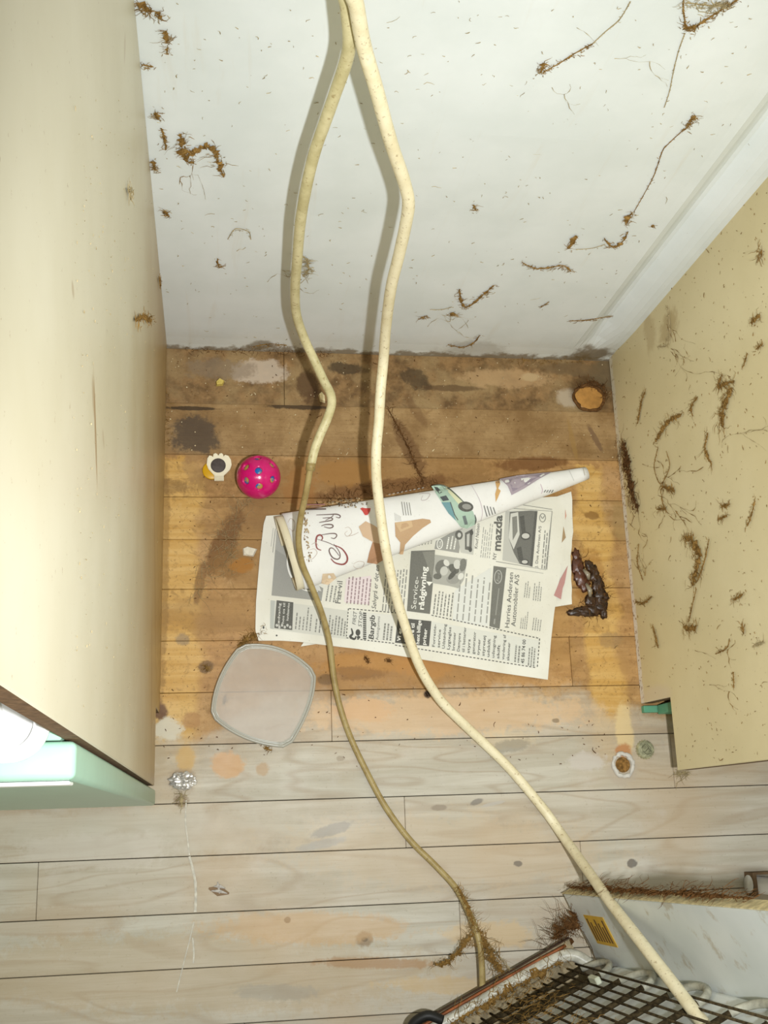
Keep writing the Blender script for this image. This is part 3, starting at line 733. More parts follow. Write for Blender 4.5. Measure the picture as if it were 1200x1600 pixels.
P.ell((945, 295), 17, 14, (58, 58, 56), 3); P.ell((945, 295), 13, 9, (196, 196, 190), 4); P.ell((942, 382), 14, 10, (58, 58, 56), 3); P.ell((942, 382), 10, 6, (196, 196, 190), 4)
P.poly([(976, 212), (985, 212), (968, 398), (960, 396)], (70, 70, 68), 3)
P.line([(866, 200), (1034, 212), (1012, 408), (846, 380)], 2, GR); P.line([(1034, 212), (1016, 408)], 2, GR)
P.ring((1002, 234), 10, 14, 2.5, GR, 1); P.curve([(995, 226), (1002, 236), (1009, 226)], 3, GR, 1)
P.text("J. Due Andersen A/S", (985, 402), (998, 262), 9, K, 1); P.body((996, 404), (12, -140), (24, 2), 3, GR, .4, 1, .2)
P.body((946, 176), (8, -26), (30, -14), 4, (90, 90, 86), .4, 1, .3); P.line([(930, 190), (1034, 206)], 2, GR)
P.poly([(1078, 205), (1082, 228), (1077, 240)], (206, 150, 130)); P.poly([(1072, 262), (1080, 300), (1066, 318)], (160, 130, 88))
P.ell((68, 601), 3, 5, K); P.ell((112, 628), 3, 3, K)
P.build('printing', INK, page, hpage, .0005, 14, z1)['label'] = 'black and grey adverts printed on the page'
P = Print(); P.poly([(1085, 395), (1060, 440), (1038, 495), (1062, 508), (1068, 470), (1074, 455)], (182, 128, 124))
P.build('printing', INK, under, lambda x, y: hunder(x, y), .0026, 14, z1)

# rolled half: a tapering tube lying on the page
ca = F(458, 861, .032); cb = F(914, 742, .008); ca.z = cb.z = 0
caxis = (cb - ca); clen = caxis.length; cd = caxis.normalized(); cn = Vector((-cd.y, cd.x, 0))
def crad(s): return .0500 + (.0085 - .0500) * s
def chgt(s): return .022 + (.0080 - .022) * s
def hcone(x, y, sh=0.0):
    p = Vector((x, y, 0)) - ca; s_ = min(1.05, max(-.08, p.dot(cd) / clen)); l = p.dot(cn) / crad(s_)
    l = max(-.995, min(.995, l)); wv = .0010 * math.sin(s_ * 37) * (1 - abs(l))
    return .0072 + chgt(s_) * (1 + math.sqrt(1 - l * l)) + wv
def conemesh(name, s0, s1, k, mat, parent, lift=0.0, n=40, seg=40, lo=-PI * .12, hi=PI * 1.12, th=.0006):
    bm = bmesh.new(); rings = []
    for i in range(n + 1):
        s_ = s0 + (s1 - s0) * i / n; ring = []
        for j in range(seg + 1):
            a = lo + (hi - lo) * j / seg; l = math.cos(a)
            c = ca + cd * (clen * s_) + cn * (l * crad(s_) * k)
            z = .0072 + chgt(s_) * (1 + math.sin(a) * k) + .0010 * math.sin(s_ * 37) * (1 - abs(l)) * (1 if math.sin(a) > 0 else 0) - lift
            ring.append(bm.verts.new((c.x, c.y, z)))
        rings.append(ring)
    for a, b in zip(rings, rings[1:]):
        for j in range(seg): bm.faces.new((a[j], b[j], b[j + 1], a[j + 1]))
    bmesh.ops.recalc_face_normals(bm, faces=bm.faces[:])
    o = obj(name, bm, mat, parent, True)
    so = o.modifiers.new('thickness', 'SOLIDIFY'); so.thickness = th; so.offset = -1 if th > 0 else 1
    return o
roll = conemesh('rolled_page', 0.0, 1.0, 1.0, MGLOSS, news, lo=-PI * .42, hi=PI * 1.42)
roll['label'] = 'glossy page rolled into a tapering tube with red and coloured printing'
conemesh('inner_roll', -.022, .6, .95, MCRM, news, .0012, lo=-PI * .40, hi=PI * 1.3)['label'] = 'yellowed inner layer showing at the open end'
P = Print(); z2 = lambda x, y: (400 + x * 260 / 1200, 730 + y * 260 / 1200); z3 = lambda x, y: (640 + x * 290 / 1200, 720 + y * 290 / 1200)
RD = (132, 38, 40); DR = (92, 62, 58)
# script lettering, read from below upwards
P.curve([(560, 555), (600, 610), (605, 650), (585, 665), (550, 650), (528, 610), (535, 585), (560, 590), (600, 640)], 9, DR, 1)
P.curve([(570, 565), (620, 590), (655, 640), (655, 680), (625, 702), (570, 690), (540, 660)], 13, RD, 1)
P.curve([(470, 600), (440, 585), (432, 540), (440, 500), (465, 490), (480, 510), (470, 530)], 12, RD, 1)
P.curve([(470, 490), (530, 480), (570, 480), (582, 495), (565, 515), (540, 510)], 8, DR, 1); P.curve([(440, 520), (520, 545), (580, 575)], 5, DR, 1)
P.curve([(490, 430), (530, 440), (555, 430), (545, 415), (500, 415), (470, 425)], 9, DR, 1); P.curve([(455, 400), (480, 395), (540, 385), (552, 372), (530, 365), (480, 368)], 8, DR, 1)
P.curve([(435, 345), (520, 342), (580, 340), (607, 352), (600, 366), (575, 360)], 8, DR, 1); P.curve([(500, 385), (545, 360), (560, 342)], 6, DR, 1)
P.line([(370, 304), (505, 302)], 9, DR, 1); P.line([(368, 272), (498, 270)], 8, (132, 70, 74), 1); P.line([(400, 288), (470, 286)], 4, (150, 100, 100), 1)
P.poly([(750, 300), (765, 292), (790, 297), (826, 296), (822, 318), (805, 345), (785, 347), (795, 325), (765, 315)], (200, 36, 32), 1)
for q in ([(640, 440), (670, 435), (690, 470), (660, 500), (640, 480), (660, 460)], [(700, 700), (740, 680), (780, 690), (760, 730), (720, 730), (700, 710)], [(650, 500), (700, 490), (740, 470)], [(230, 400), (250, 370), (280, 400), (270, 460), (240, 440)], [(380, 600), (420, 590), (440, 620), (410, 660), (385, 670)], [(400, 560), (430, 545), (450, 570)]): P.curve(q, 4, (186, 168, 156), 1)
for k in range(4): P.line([(1050 + k * 18, 250 + k * 2), (1064 + k * 18, 348)], 5, (120, 118, 112), 1)
for k in range(5): P.line([(1000 + k * 10, 330 + k * 6), (1004 + k * 10, 390)], 3, (176, 174, 168), 1)
for k in range(9): P.line([(955 + k * 30, 200 - k * 6), (970 + k * 30, 196 - k * 6)], 5, (150, 148, 142), 1)
# torn brown patches
BR = (188, 152, 112); BR2 = (170, 122, 84)
P.poly([(740, 430), (790, 390), (850, 420), (920, 470), (925, 560), (850, 545), (770, 500)], (204, 172, 140), 2); P.poly([(840, 540), (925, 560), (935, 660), (870, 700), (800, 690), (815, 620)], BR2, 2)
P.poly([(1000, 400), (1080, 400), (1120, 385), (1200, 372), (1255, 380), (1262, 400), (1200, 440), (1130, 500), (1075, 560), (1060, 630), (1035, 630), (1040, 545), (1005, 500)], BR, 2)
P.poly([(1000, 400), (1120, 385), (1130, 430), (1040, 470)], (204, 172, 130), 3); P.poly([(480, 770), (560, 765), (580, 800), (520, 850), (470, 840)], (214, 190, 158), 2)
for k in range(60): 
    x, y = random.gauss(650, 60), random.gauss(262, 18); P.ell((x, y), random.uniform(3, 9), random.uniform(3, 7), random.choice([(120, 98, 66), (160, 136, 96), (92, 72, 46)]), 2, 0, 7)
for k in range(70):
    t_ = random.random(); x, y = 345 + 40 * t_ + random.gauss(0, 14), 300 + 380 * t_; P.ell((x, y), random.uniform(3, 8), random.uniform(3, 8), random.choice([(150, 122, 80), (176, 150, 104), (116, 90, 54)]), 2, 0, 7)
P.build('printing', INK, roll, hcone, .0006, 30, z2)['label'] = 'flowing dark red lettering, a red heart and torn brown patches'
P = Print()
P.poly([(140, 165), (180, 155), (230, 165), (290, 210), (340, 270), (380, 300), (410, 330), (425, 380), (420, 415), (370, 440), (330, 430), (300, 390), (250, 340), (205, 265)], (168, 196, 178), 1)
P.poly([(230, 165), (290, 210), (345, 272), (315, 280), (250, 205)], (214, 216, 178), 2); P.curve([(150, 162), (200, 158), (250, 178), (320, 240), (360, 280)], 9, (70, 84, 70), 3)
P.poly([(155, 168), (180, 172), (210, 205), (190, 215)], (52, 62, 66), 3); P.poly([(195, 235), (235, 225), (255, 255), (215, 262)], (44, 56, 66), 3); P.poly([(205, 270), (262, 268), (285, 345), (300, 390), (250, 340)], (96, 146, 156), 3)
P.line([(262, 268), (290, 350), (312, 385)], 6, (60, 70, 74), 4); P.ell((362, 298), 50, 33, (64, 64, 62), 4, 8); P.ell((368, 298), 30, 18, (140, 140, 136), 5, 8)
P.poly([(340, 360), (360, 355), (378, 415), (360, 430)], (92, 106, 108), 3); P.curve([(420, 350), (428, 385), (420, 415)], 8, (58, 66, 66), 4)
P.curve([(60, 215), (90, 210), (130, 215), (110, 250), (75, 255), (85, 225)], 5, (196, 184, 184), 1)
P.poly([(552, 135), (580, 128), (585, 150), (572, 180), (588, 195), (570, 240), (556, 268), (552, 215), (562, 180)], (206, 160, 92), 2); P.ell((570, 138), 12, 8, (150, 110, 60), 3)
P.poly([(580, 118), (700, 95), (920, 72), (850, 110), (740, 180), (655, 225), (630, 165)], (166, 152, 164), 2); P.poly([(640, 120), (860, 85), (760, 150), (665, 200)], (142, 128, 146), 3); P.line([(582, 120), (630, 165), (655, 225)], 5, (236, 236, 236), 4)
P.curve([(400, 160), (450, 250), (470, 330), (460, 390)], 4, (196, 180, 190), 1)
for k in range(4): P.line([(480 + k * 20, 290 + k * 4), (500 + k * 18, 362 - k * 6)], 6, (96, 96, 94), 2)
P.curve([(845, 150), (858, 190), (850, 215)], 5, (196, 170, 184), 2); P.line([(1030, 62), (1062, 130)], 3, (190, 190, 186), 1); P.line([(1120, 45), (1132, 95)], 4, (170, 160, 140), 1)
for k in range(4): P.line([(868 + k * 16, 205 + k), (880 + k * 16, 190)], 6, (110, 110, 106), 2)
P.build('printing', INK, roll, hcone, .0006, 24, z3)['label'] = 'small green car and a purple corner printed on the tube'

# ================================================================ PINK BALL WITH HOLES
bc = F(404, 746, .027); bc.z = .0282; R = .0275
MPINK = simple('glossy_pink_plastic', (206, 16, 108), .18, .55, var=.03)
g = G('blue_inner_plastic', .35, .4); MBLUE = g.out(g.mix(g.step(g.noise(120, 2), .42, .56), lin(30, 104, 172), lin(176, 150, 76)))
ball = empty('toy_ball', (bc.x, bc.y, 0), 'bright pink plastic ball with blue-lined round holes lying by the left cabinet', 'ball')
bm = bmesh.new(); bmesh.ops.create_uvsphere(bm, u_segments=64, v_segments=40, radius=R)
up_ = (CAMP - bc).normalized()
rx = CM @ Vector((1, 0, 0)); ry = CM @ Vector((0, 1, 0)); rx = (rx - up_ * rx.dot(up_)).normalized(); ry = up_.cross(rx)
holes = []
for a_, b_ in ((383, 729), (404, 735), (427, 725), (383, 752), (428, 750), (405, 762), (402, 714)):
    dx, dy = (a_ - 404) / 36.5, -(b_ - 746) / 36.5; dz = math.sqrt(max(0.02, 1 - dx * dx - dy * dy)); holes.append((rx * dx + ry * dy + up_ * dz).normalized())
for k in range(14):
    z = 1 - 2 * (k + .5) / 14; a = k * 2.399; q = Vector((math.cos(a) * math.sqrt(1 - z * z), math.sin(a) * math.sqrt(1 - z * z), z))
    if min((q - h).length for h in holes) > .5 and q.dot(up_) < .15: holes.append(q)
cb_ = bmesh.new()
for h in holes:
    M = Matrix.Translation(h * R) @ h.to_track_quat('Z', 'Y').to_matrix().to_4x4()
    bmesh.ops.create_cone(cb_, cap_ends=True, segments=16, radius1=.0047, radius2=.0047, depth=.010, matrix=M)
shell = obj('shell', bm, MPINK, None, True); cut = obj('cutter', cb_, MPINK)
mod = shell.modifiers.new('holes', 'BOOLEAN'); mod.object = cut; mod.operation = 'DIFFERENCE'; mod.solver = 'EXACT'
dg = bpy.context.evaluated_depsgraph_get(); me = bpy.data.meshes.new_from_object(shell.evaluated_get(dg))
shell.modifiers.clear(); shell.data = me; bpy.data.objects.remove(cut)
for p in me.polygons: p.use_smooth = p.area < 2.2e-5
shell.location = bc; shell.parent = ball; shell.matrix_parent_inverse = wm(ball).inverted()
bm = bmesh.new()
for h in holes:
    M = Matrix.Translation(bc + h * (R - .0038)) @ h.to_track_quat('Z', 'Y').to_matrix().to_4x4()
    lathe(bm, [(.0047, -.0012), (.0048, .0003), (.0042, .0012), (.0012, .0017)], 14, M)
obj('hole_lining', bm, MBLUE, ball, True)['label'] = 'blue and ochre inside seen through the holes'

# ================================================================ SCALLOPED WHITE PIECE WITH GREY DISC
tp = F(342, 732, .004)
toy = empty('plastic_tag', (tp.x, tp.y, 0), 'small white scallop-topped plastic tag with a dark grey disc, left of the pink ball', 'tag')
bm = bmesh.new(); S = 1 / 1320
def tz(x, y): p = F(300 + x * 160 / 1200, 690 + y * 160 / 1200, .005); return (p.x, p.y)
out = [(262, 460), (262, 400), (235, 370), (190, 320), (172, 270), (180, 200), (205, 165), (232, 172), (245, 185), (252, 150), (275, 138), (298, 150), (308, 168), (322, 145), (348, 138), (368, 160), (366, 180), (388, 158), (425, 170), (455, 215), (464, 275), (445, 330), (405, 372), (372, 400), (372, 460)]
b0 = [bm.verts.new((*tz(x, y), .0036)) for x, y in out]; b1 = [bm.verts.new((*tz(x, y), .0072)) for x, y in out]
bm.faces.new(b0); bm.faces.new(b1)
for i in range(len(out)): bm.faces.new((b0[i], b0[(i + 1) % len(out)], b1[(i + 1) % len(out)], b1[i]))
bmesh.ops.recalc_face_normals(bm, faces=bm.faces[:])
bmesh.ops.bevel(bm, geom=[e for e in bm.edges if abs(e.verts[0].co.z - e.verts[1].co.z) < 1e-5 and e.verts[0].co.z > .006], offset=.0009, segments=2, affect='EDGES')
obj('scalloped_plate', bm, simple('ivory_plastic', (236, 228, 200), .4, .4, var=.03), toy)
bm = bmesh.new(); c = F(341, 728, .0055); lathe(bm, [(.0094, .0067), (.0094, .0078), (.0088, .0082), (.004, .0083)], 28, Matrix.Translation((c.x, c.y, 0))); obj('disc', bm, simple('dark_grey_disc', (84, 76, 72), .6, .3, var=.15, sc=300), toy, True)['label'] = 'dark grey round disc'
bm = bmesh.new()
for k in range(4): y = 412 + k * 14; a = tz(268, y); b = tz(366, y); tube(bm, [(a[0], a[1], .0073), (b[0], b[1], .0073)], .0004, 6)
obj('ridges', bm, simple('ivory_ridge', (222, 212, 182), .4), toy)
yp = F(325, 735, .002)
yp = F(331, 736)
bm = bmesh.new(); lathe(bm, [(.0112, .0005), (.0118, .0012), (.0118, .0028), (.0110, .0034), (.004, .0034)], 24, Matrix.Translation((yp.x, yp.y, 0)))
tag(obj('yellow_disc', bm, simple('yellow_plastic', (216, 166, 20), .4, .4, var=.08), None, True), 'yellow plastic disc half hidden under the white scallop-topped tag', 'disc')

# ================================================================ TRANSLUCENT LID
lc_ = F(411, 1087, .012)
g = G('cloudy_clear_plastic', .28, .5); g.bsdf.inputs['Alpha'].default_value = .5; g.put(g.bsdf.inputs['Alpha'], g.step(g.noise(18, 4), .3, .7, .46, .60))
MLID = g.out(lin(206, 196, 182))
g = G('clear_plastic_rim', .2, .5); g.bsdf.inputs['Alpha'].default_value = .74; MRIM = g.out(lin(190, 190, 178))
lid = empty('food_box_cover', (lc_.x, lc_.y, 0), 'cloudy clear plastic food box lid lying on the floor below the newspaper', 'lid')
corn = [F(375, 1007, .012), F(494, 1050, .012), F(452, 1168, .012), F(329, 1119, .012)]
bul = [F(440, 1012, .012), F(485, 1105, .012), F(385, 1155, .012), F(341, 1060, .012)]
def lidloop(k, z):
    c = sum(corn, Vector()) / 4; pts = []
    for i in range(4):
        a, m, b = corn[i], bul[i], corn[(i + 1) % 4]; ctrl = m * 2 - (a + b) / 2
        for t in range(14):
            t = .06 + .88 * t / 13; p = a * (1 - t) ** 2 + ctrl * 2 * t * (1 - t) + b * t * t
            p = c + (p - c) * k; pts.append((p.x, p.y, z))
    return pts
bm = bmesh.new(); loft(bm, [lidloop(.90, .0088), lidloop(.5, .0084), lidloop(.05, .0084)], False, True); obj('lid_top', bm, MLID, lid, True)
bm = bmesh.new(); loft(bm, [lidloop(1.0, .0006), lidloop(1.002, .009), lidloop(.99, .0115), lidloop(.965, .0118), lidloop(.955, .0105), lidloop(.948, .0072), lidloop(.93, .0070), lidloop(.918, .0098), lidloop(.90, .0090)], False, False); obj('rim', bm, MRIM, lid, True)['label'] = 'raised double rim with rounded corners'
p = F(351, 1092, .010)

# ================================================================ BOTTLE CAP
p = F(1009, 1171, .004)
cap = empty('bottle_cap', (p.x, p.y, 0), 'grey-green metal crown bottle cap lying flat by the right cabinet corner', 'bottle cap')
MCAP = simple('scuffed_tin', (200, 200, 164), .3, .5, .5, .25, 260, .2)
bm = bmesh.new(); n = 63; rings = []
for r_, z, cr_ in ((.0118, .0003, 1), (.0116, .0022, .8), (.0108, .0046, .3), (.0098, .0056, 0), (.006, .0058, 0), (.001, .0058, 0)):
    rings.append([bm.verts.new((p.x + (r_ + cr_ * .0007 * math.cos(21 * 2 * PI * k / n)) * math.cos(2 * PI * k / n), p.y + (r_ + cr_ * .0007 * math.cos(21 * 2 * PI * k / n)) * math.sin(2 * PI * k / n), z)) for k in range(n)])
for a, b in zip(rings, rings[1:]):
    for k in range(n): bm.faces.new((a[k], a[(k + 1) % n], b[(k + 1) % n], b[k]))
bm.faces.new(rings[-1]); obj('crown', bm, MCAP, cap, False)
bm = bmesh.new()
for q in ([(-.006, .002), (-.001, .006), (.003, .002), (-.002, -.003)], [(.001, .007), (.006, .001), (.003, -.004)], [(-.004, -.002), (0, -.006), (.005, -.005)], [(.002, .003), (.006, -.003), (.007, -.001)]):
    P_ = spline([(p.x + a, p.y + b, .0059) for a, b in q], 4); tube(bm, P_, .0004, 5)
obj('printed_marks', bm, simple('dark_cap_print', (92, 92, 66), .5), cap)['label'] = 'worn dark markings'

# ================================================================ FLUFF, COBWEB, DIRT
def fluffmat(name, a, b):
    g = G(name, .95, .05); n = g.noise(180, 4, .7); return g.out(g.mix(g.step(n, .3, .7), lin(*a), lin(*b)))
MD = fluffmat('brown_house_dust', (104, 78, 40), (150, 118, 66)); MD2 = fluffmat('dark_brown_fluff', (70, 47, 26), (110, 78, 46)); MD3 = fluffmat('pale_cobweb', (140, 126, 94), (176, 160, 122))
SURF = {'W': (lambda u, v: WL(u, v), Vector((0, -1, 0))), 'R': (lambda u, v: RP(u, v), Vector((-1, 0, 0))), 'L': (lambda u, v: LP(u, v), Vector((1, 0, 0))), 'F': (lambda u, v: F(u, v), Vector((0, 0, 1)))}
def clump_bm(P, nrm, wid, nf, core, rnd, lift=.0006, fr=.00018, spread=1.0):
    bm = bmesh.new()
    if core > 0 and len(P) > 1:
        sd = rnd.random() * 50; tl = sum((a - b).length for a, b in zip(P, P[1:]))
        Q = spline(P, max(3, min(30, int(tl / .0011 / (len(P) - 1))))); m = len(Q); prev = None
        for i, (q, (t_, _, _)) in enumerate(zip(Q, frames(Q))):
            sdv = nrm.cross(t_); sdv = sdv.normalized() if sdv.length > 1e-6 else nrm.orthogonal()
            env = core * wid * math.sin(PI * (i + .5) / m) ** .35 * 1.55
            wl_ = max(.00025, env * (.42 + 1.0 * nz3((i * .21, sd, 0)) + .75 * nz3((i * .8, sd, 3)) + .25 * rnd.uniform(-1, 1)))
            wr_ = max(.00025, env * (.42 + 1.0 * nz3((i * .21, sd, 7)) + .75 * nz3((i * .8, sd, 11)) + .25 * rnd.uniform(-1, 1)))
            h = .0006 + min(wl_, wr_) * .45
            row = [bm.verts.new(q + sdv * wl_), bm.verts.new(q + sdv * wl_ * .4 + nrm * h * rnd.uniform(.5, 1.2)), bm.verts.new(q - sdv * wr_ * .4 + nrm * h * rnd.uniform(.5, 1.2)), bm.verts.new(q - sdv * wr_)]
            if prev:
                for k in range(3): bm.faces.new((prev[k], prev[k + 1], row[k + 1], row[k]))
            prev = row
        for k in range(int(20 + 1.2 * tl / max(wid * core * .25, .0004))):
            t = rnd.random() * (m - 1); i = int(t); c = Q[i].lerp(Q[min(i + 1, m - 1)], t - i)
            env = core * wid * max(.12, (.55 + 1.3 * nz3((t * .4, sd, 0)))) * math.sin(PI * (t + .5) / m) ** .4
            o = Vector([rnd.gauss(0, .55) for _ in range(3)]) * env; c = c + o - nrm * o.dot(nrm) + nrm * (abs(rnd.gauss(0, .3)) * env + .0003)
            d = Vector([rnd.gauss(0, 1) for _ in range(3)]); d = (d - nrm * d.dot(nrm) * .8).normalized()
            e = nrm.cross(d).normalized(); L = max(.0007, env * rnd.uniform(.25, .75)); W2 = L * rnd.uniform(.2, .6)
            vs = [bm.verts.new(c + d * L * rnd.uniform(.7, 1.2)), bm.verts.new(c - d * L * rnd.uniform(.7, 1.2))]
            mid = [bm.verts.new(c + (e * math.cos(a) + nrm * math.sin(a) * .5) * W2 * rnd.uniform(.5, 1.5) + d * L * rnd.uniform(-.3, .3)) for a in (0, 1.57, 3.14, 4.71)]
            for q in range(4):
                bm.faces.new((vs[0], mid[q], mid[(q + 1) % 4])); bm.faces.new((vs[1], mid[(q + 1) % 4], mid[q]))
    tot = [(P[i + 1] - P[i]).length for i in range(len(P) - 1)] or [0]
    for k in range(nf):
        if len(P) > 1:
            t = rnd.random() * sum(tot); i = 0
            while i < len(tot) - 1 and t > tot[i]: t -= tot[i]; i += 1
            b = P[i].lerp(P[i + 1], min(1, t / max(tot[i], 1e-6)))
        else: b = P[0].copy()
        off = Vector([rnd.gauss(0, wid * .5) for _ in range(3)]); b = b + off - nrm * off.dot(nrm) + nrm * (lift + abs(rnd.gauss(0, wid * .3)))
        d = Vector([rnd.gauss(0, 1) for _ in range(3)]); d = (d - nrm * d.dot(nrm) * .7).normalized()
        L = abs(rnd.gauss(0, 1)) * wid * 1.1 * spread + wid * .3; pts = [b]
        for s_ in range(4):
            d = (d + Vector([rnd.gauss(0, .45) for _ in range(3)])).normalized(); d = (d - nrm * d.dot(nrm) * .5).normalized()
            q = pts[-1] + d * L / 4
            h = (q - P[0]).dot(nrm)
            if h < lift: q = q + nrm * (lift - h)
            pts.append(q)
        r = fr * rnd.uniform(.6, 1.6); tube(bm, pts, [r, r * 1.3, r * 1.2, r, r * .4], 3, False)
    if core > .25:
        for k in range(3 + int(nf / 18)):
            b = P[rnd.randrange(len(P))] + nrm * lift; d = Vector([rnd.gauss(0, 1) for _ in range(3)]); d = (d - nrm * d.dot(nrm)).normalized()
            pts = [b]; n_ = rnd.randint(4, 9)
            for q in range(n_):
                d = d + Vector([rnd.gauss(0, .5) for _ in range(3)]); d = (d - nrm * d.dot(nrm)).normalized(); pts.append(pts[-1] + d * wid * .32)
            tube(bm, pts, [fr * (1.5 - 1.2 * q / n_) * rnd.uniform(.7, 1.5) for q in range(n_ + 1)], 3, False)
    return bm
rf = random.Random(21)
def clump(s, path, wid, label, nf=50, core=.5, mat=MD, name='dust_clump', cat='dust', group=None, **kw):
    f, nrm = SURF[s]; P = [f(u, v) + nrm * .0012 for u, v in path]
    o = obj(name, clump_bm(P, nrm, wid, nf, core, rf, **kw), mat); o['fluffy'] = True
    return tag(o, label, cat, group or {'W': 'dust clumps on the white wall', 'R': 'dust clumps on the right panel', 'L': 'dust tufts on the left panel', 'F': 'dust and fluff on the floor'}[s])
W_, R_, L_, F_ = 'W', 'R', 'L', 'F'
clump(W_, [(283, 207), (284, 225), (290, 244), (305, 234), (322, 226), (336, 235), (342, 252), (350, 275)], .0062, 'largest brown dust clump on the white wall, arched, left of the hanging cord', 90, .62)
clump(W_, [(284, 238), (292, 250), (302, 252)], .003, 'thin curl of dust under the left end of the arched dust clump', 20, .4)
clump(W_, [(214, 3), (230, 12), (236, 16)], .005, 'brown dust tuft at the top of the left wall corner', 40, .6)
clump(W_, [(247, 16), (250, 26)], .004, 'round dust tuft right of the topmost corner tuft', 24, .6)
clump(W_, [(256, 46), (262, 62)], .004, 'upright dust tuft just below the round tuft near the left corner', 26, .6)
clump(W_, [(262, 72), (261, 82)], .003, 'small grey dust fleck below the upright corner tuft', 14, .5)
clump(W_, [(222, 99), (238, 102)], .003, 'thin sideways dust wisp at the left wall corner', 14, .4)
clump(W_, [(243, 174), (247, 184)], .004, 'short dust tuft left of the arched clump, higher one', 26, .6)
clump(W_, [(252, 198), (257, 214), (259, 232)], .0032, 'tapering dust string left of the arched clump', 26, .5)
clump(W_, [(238, 250), (243, 262)], .005, 'olive dust tuft at the left corner level with the arched clump', 36, .5)
clump(W_, [(256, 328), (264, 336)], .004, 'forked dust tuft below the arched clump near the left corner', 24, .5)
clump(W_, [(340, 402), (342, 415), (348, 414)], .003, 'small dark dust curl on the lower left of the wall', 20, .5)
clump(W_, [(356, 372), (368, 356), (388, 360), (392, 372)], .0018, 'faint looping cobweb thread above the small dust curl', 26, .2, MD3)
clump(W_, [(472, 398), (480, 406), (482, 420), (474, 428)], .0055, 'tan fluff hanging beside the thinner cord', 90, .3, MD3)
clump(W_, [(844, 112), (850, 96)], .004, 'speckled dust tuft at the lower end of a long cobweb thread', 40, .4)
clump(W_, [(850, 110), (875, 96), (900, 80), (926, 66)], .0022, 'long dusty cobweb thread running up right from the speckled tuft', 46, .35)
clump(W_, [(926, 66), (945, 48), (968, 28), (985, 0)], .001, 'faint upper end of the long cobweb thread', 16, .25, MD3)
clump(W_, [(1068, -4), (1068, 18), (1071, 38)], .0016, 'left strand of the V-shaped cobweb at the top', 20, .4)
clump(W_, [(1070, 36), (1078, 42), (1086, 41)], .0045, 'dark dust knot at the point of the V-shaped cobweb', 30, .6)
clump(W_, [(1086, 40), (1110, 24), (1135, 8), (1155, -4)], .0032, 'right strand of the V-shaped cobweb, hung with dust', 70, .35)
clump(W_, [(1072, 2), (1090, 4), (1115, 6), (1140, 2)], .006, 'ragged dusty web across the top of the V-shaped cobweb', 80, .2, MD3)
clump(W_, [(1070, 50), (1060, 78), (1052, 110), (1046, 140), (1038, 165)], .0009, 'fine cobweb thread hanging from the V-shaped web', 18, .3, MD3)
clump(W_, [(1085, 178), (1078, 190), (1070, 200)], .0038, 'lumpy dust tuft at the upper end of the hanging thread on the right', 36, .55)
clump(W_, [(1068, 200), (1045, 222), (1036, 232), (1026, 260), (1018, 280), (990, 330)], .0014, 'long drooping cobweb thread in the right half of the wall', 46, .35)
clump(W_, [(986, 332), (980, 340), (978, 348)], .0042, 'dark dust tuft at the bottom of the drooping thread', 26, .7)
clump(W_, [(944, 370), (952, 381), (962, 384), (974, 374), (981, 360)], .0036, 'hook-shaped brown dust curl on the right of the wall', 34, .6)
clump(W_, [(900, 366), (894, 376), (888, 386)], .0042, 'pointed brown dust tuft left of the hook-shaped curl', 26, .7)
clump(W_, [(900, 388), (925, 386), (945, 380)], .0008, 'thread joining the pointed tuft and the hook-shaped curl', 10, .3, MD3)
clump(W_, [(815, 408), (826, 414), (840, 418), (862, 416), (880, 413), (892, 422)], .0036, 'long sideways dust wisp above the lower right of the wall', 70, .4)
clump(W_, [(718, 450), (720, 468), (728, 478), (742, 470), (756, 458), (772, 444)], .0042, 'forked brown dust clump low on the wall right of the hose', 70, .5)
clump(W_, [(704, 488), (712, 490)], .0045, 'small brown dust knot under the forked clump', 30, .6)
clump(W_, [(658, 494), (668, 492)], .0036, 'small spidery dust knot just right of the hose', 30, .4)
clump(W_, [(672, 482), (690, 482), (706, 478)], .0010, 'thread joining the spidery knot to the forked clump', 14, .3, MD3)
clump(W_, [(700, 537), (722, 541), (740, 534), (750, 522)], .0028, 'flat dust wisp just above the floor right of the hose', 44, .4)
clump(W_, [(890, 500), (920, 498), (945, 494), (958, 492)], .0026, 'looped dust string low on the wall near the right corner', 50, .3)
clump(W_, [(740, 318), (743, 326)], .003, 'single dark dust fleck in the middle of the right half wall', 16, .6)
clump(W_, [(845, 478), (858, 470)], .002, 'faint dust cross low on the wall', 16, .4)
clump(W_, [(1018, 352), (1022, 350)], .0025, 'grey dust dot right of the drooping thread', 12, .6)
clump(W_, [(448, 538), (420, 536), (395, 540)], .004, 'greenish dirt along the foot of the wall left of the cord', 50, .3)
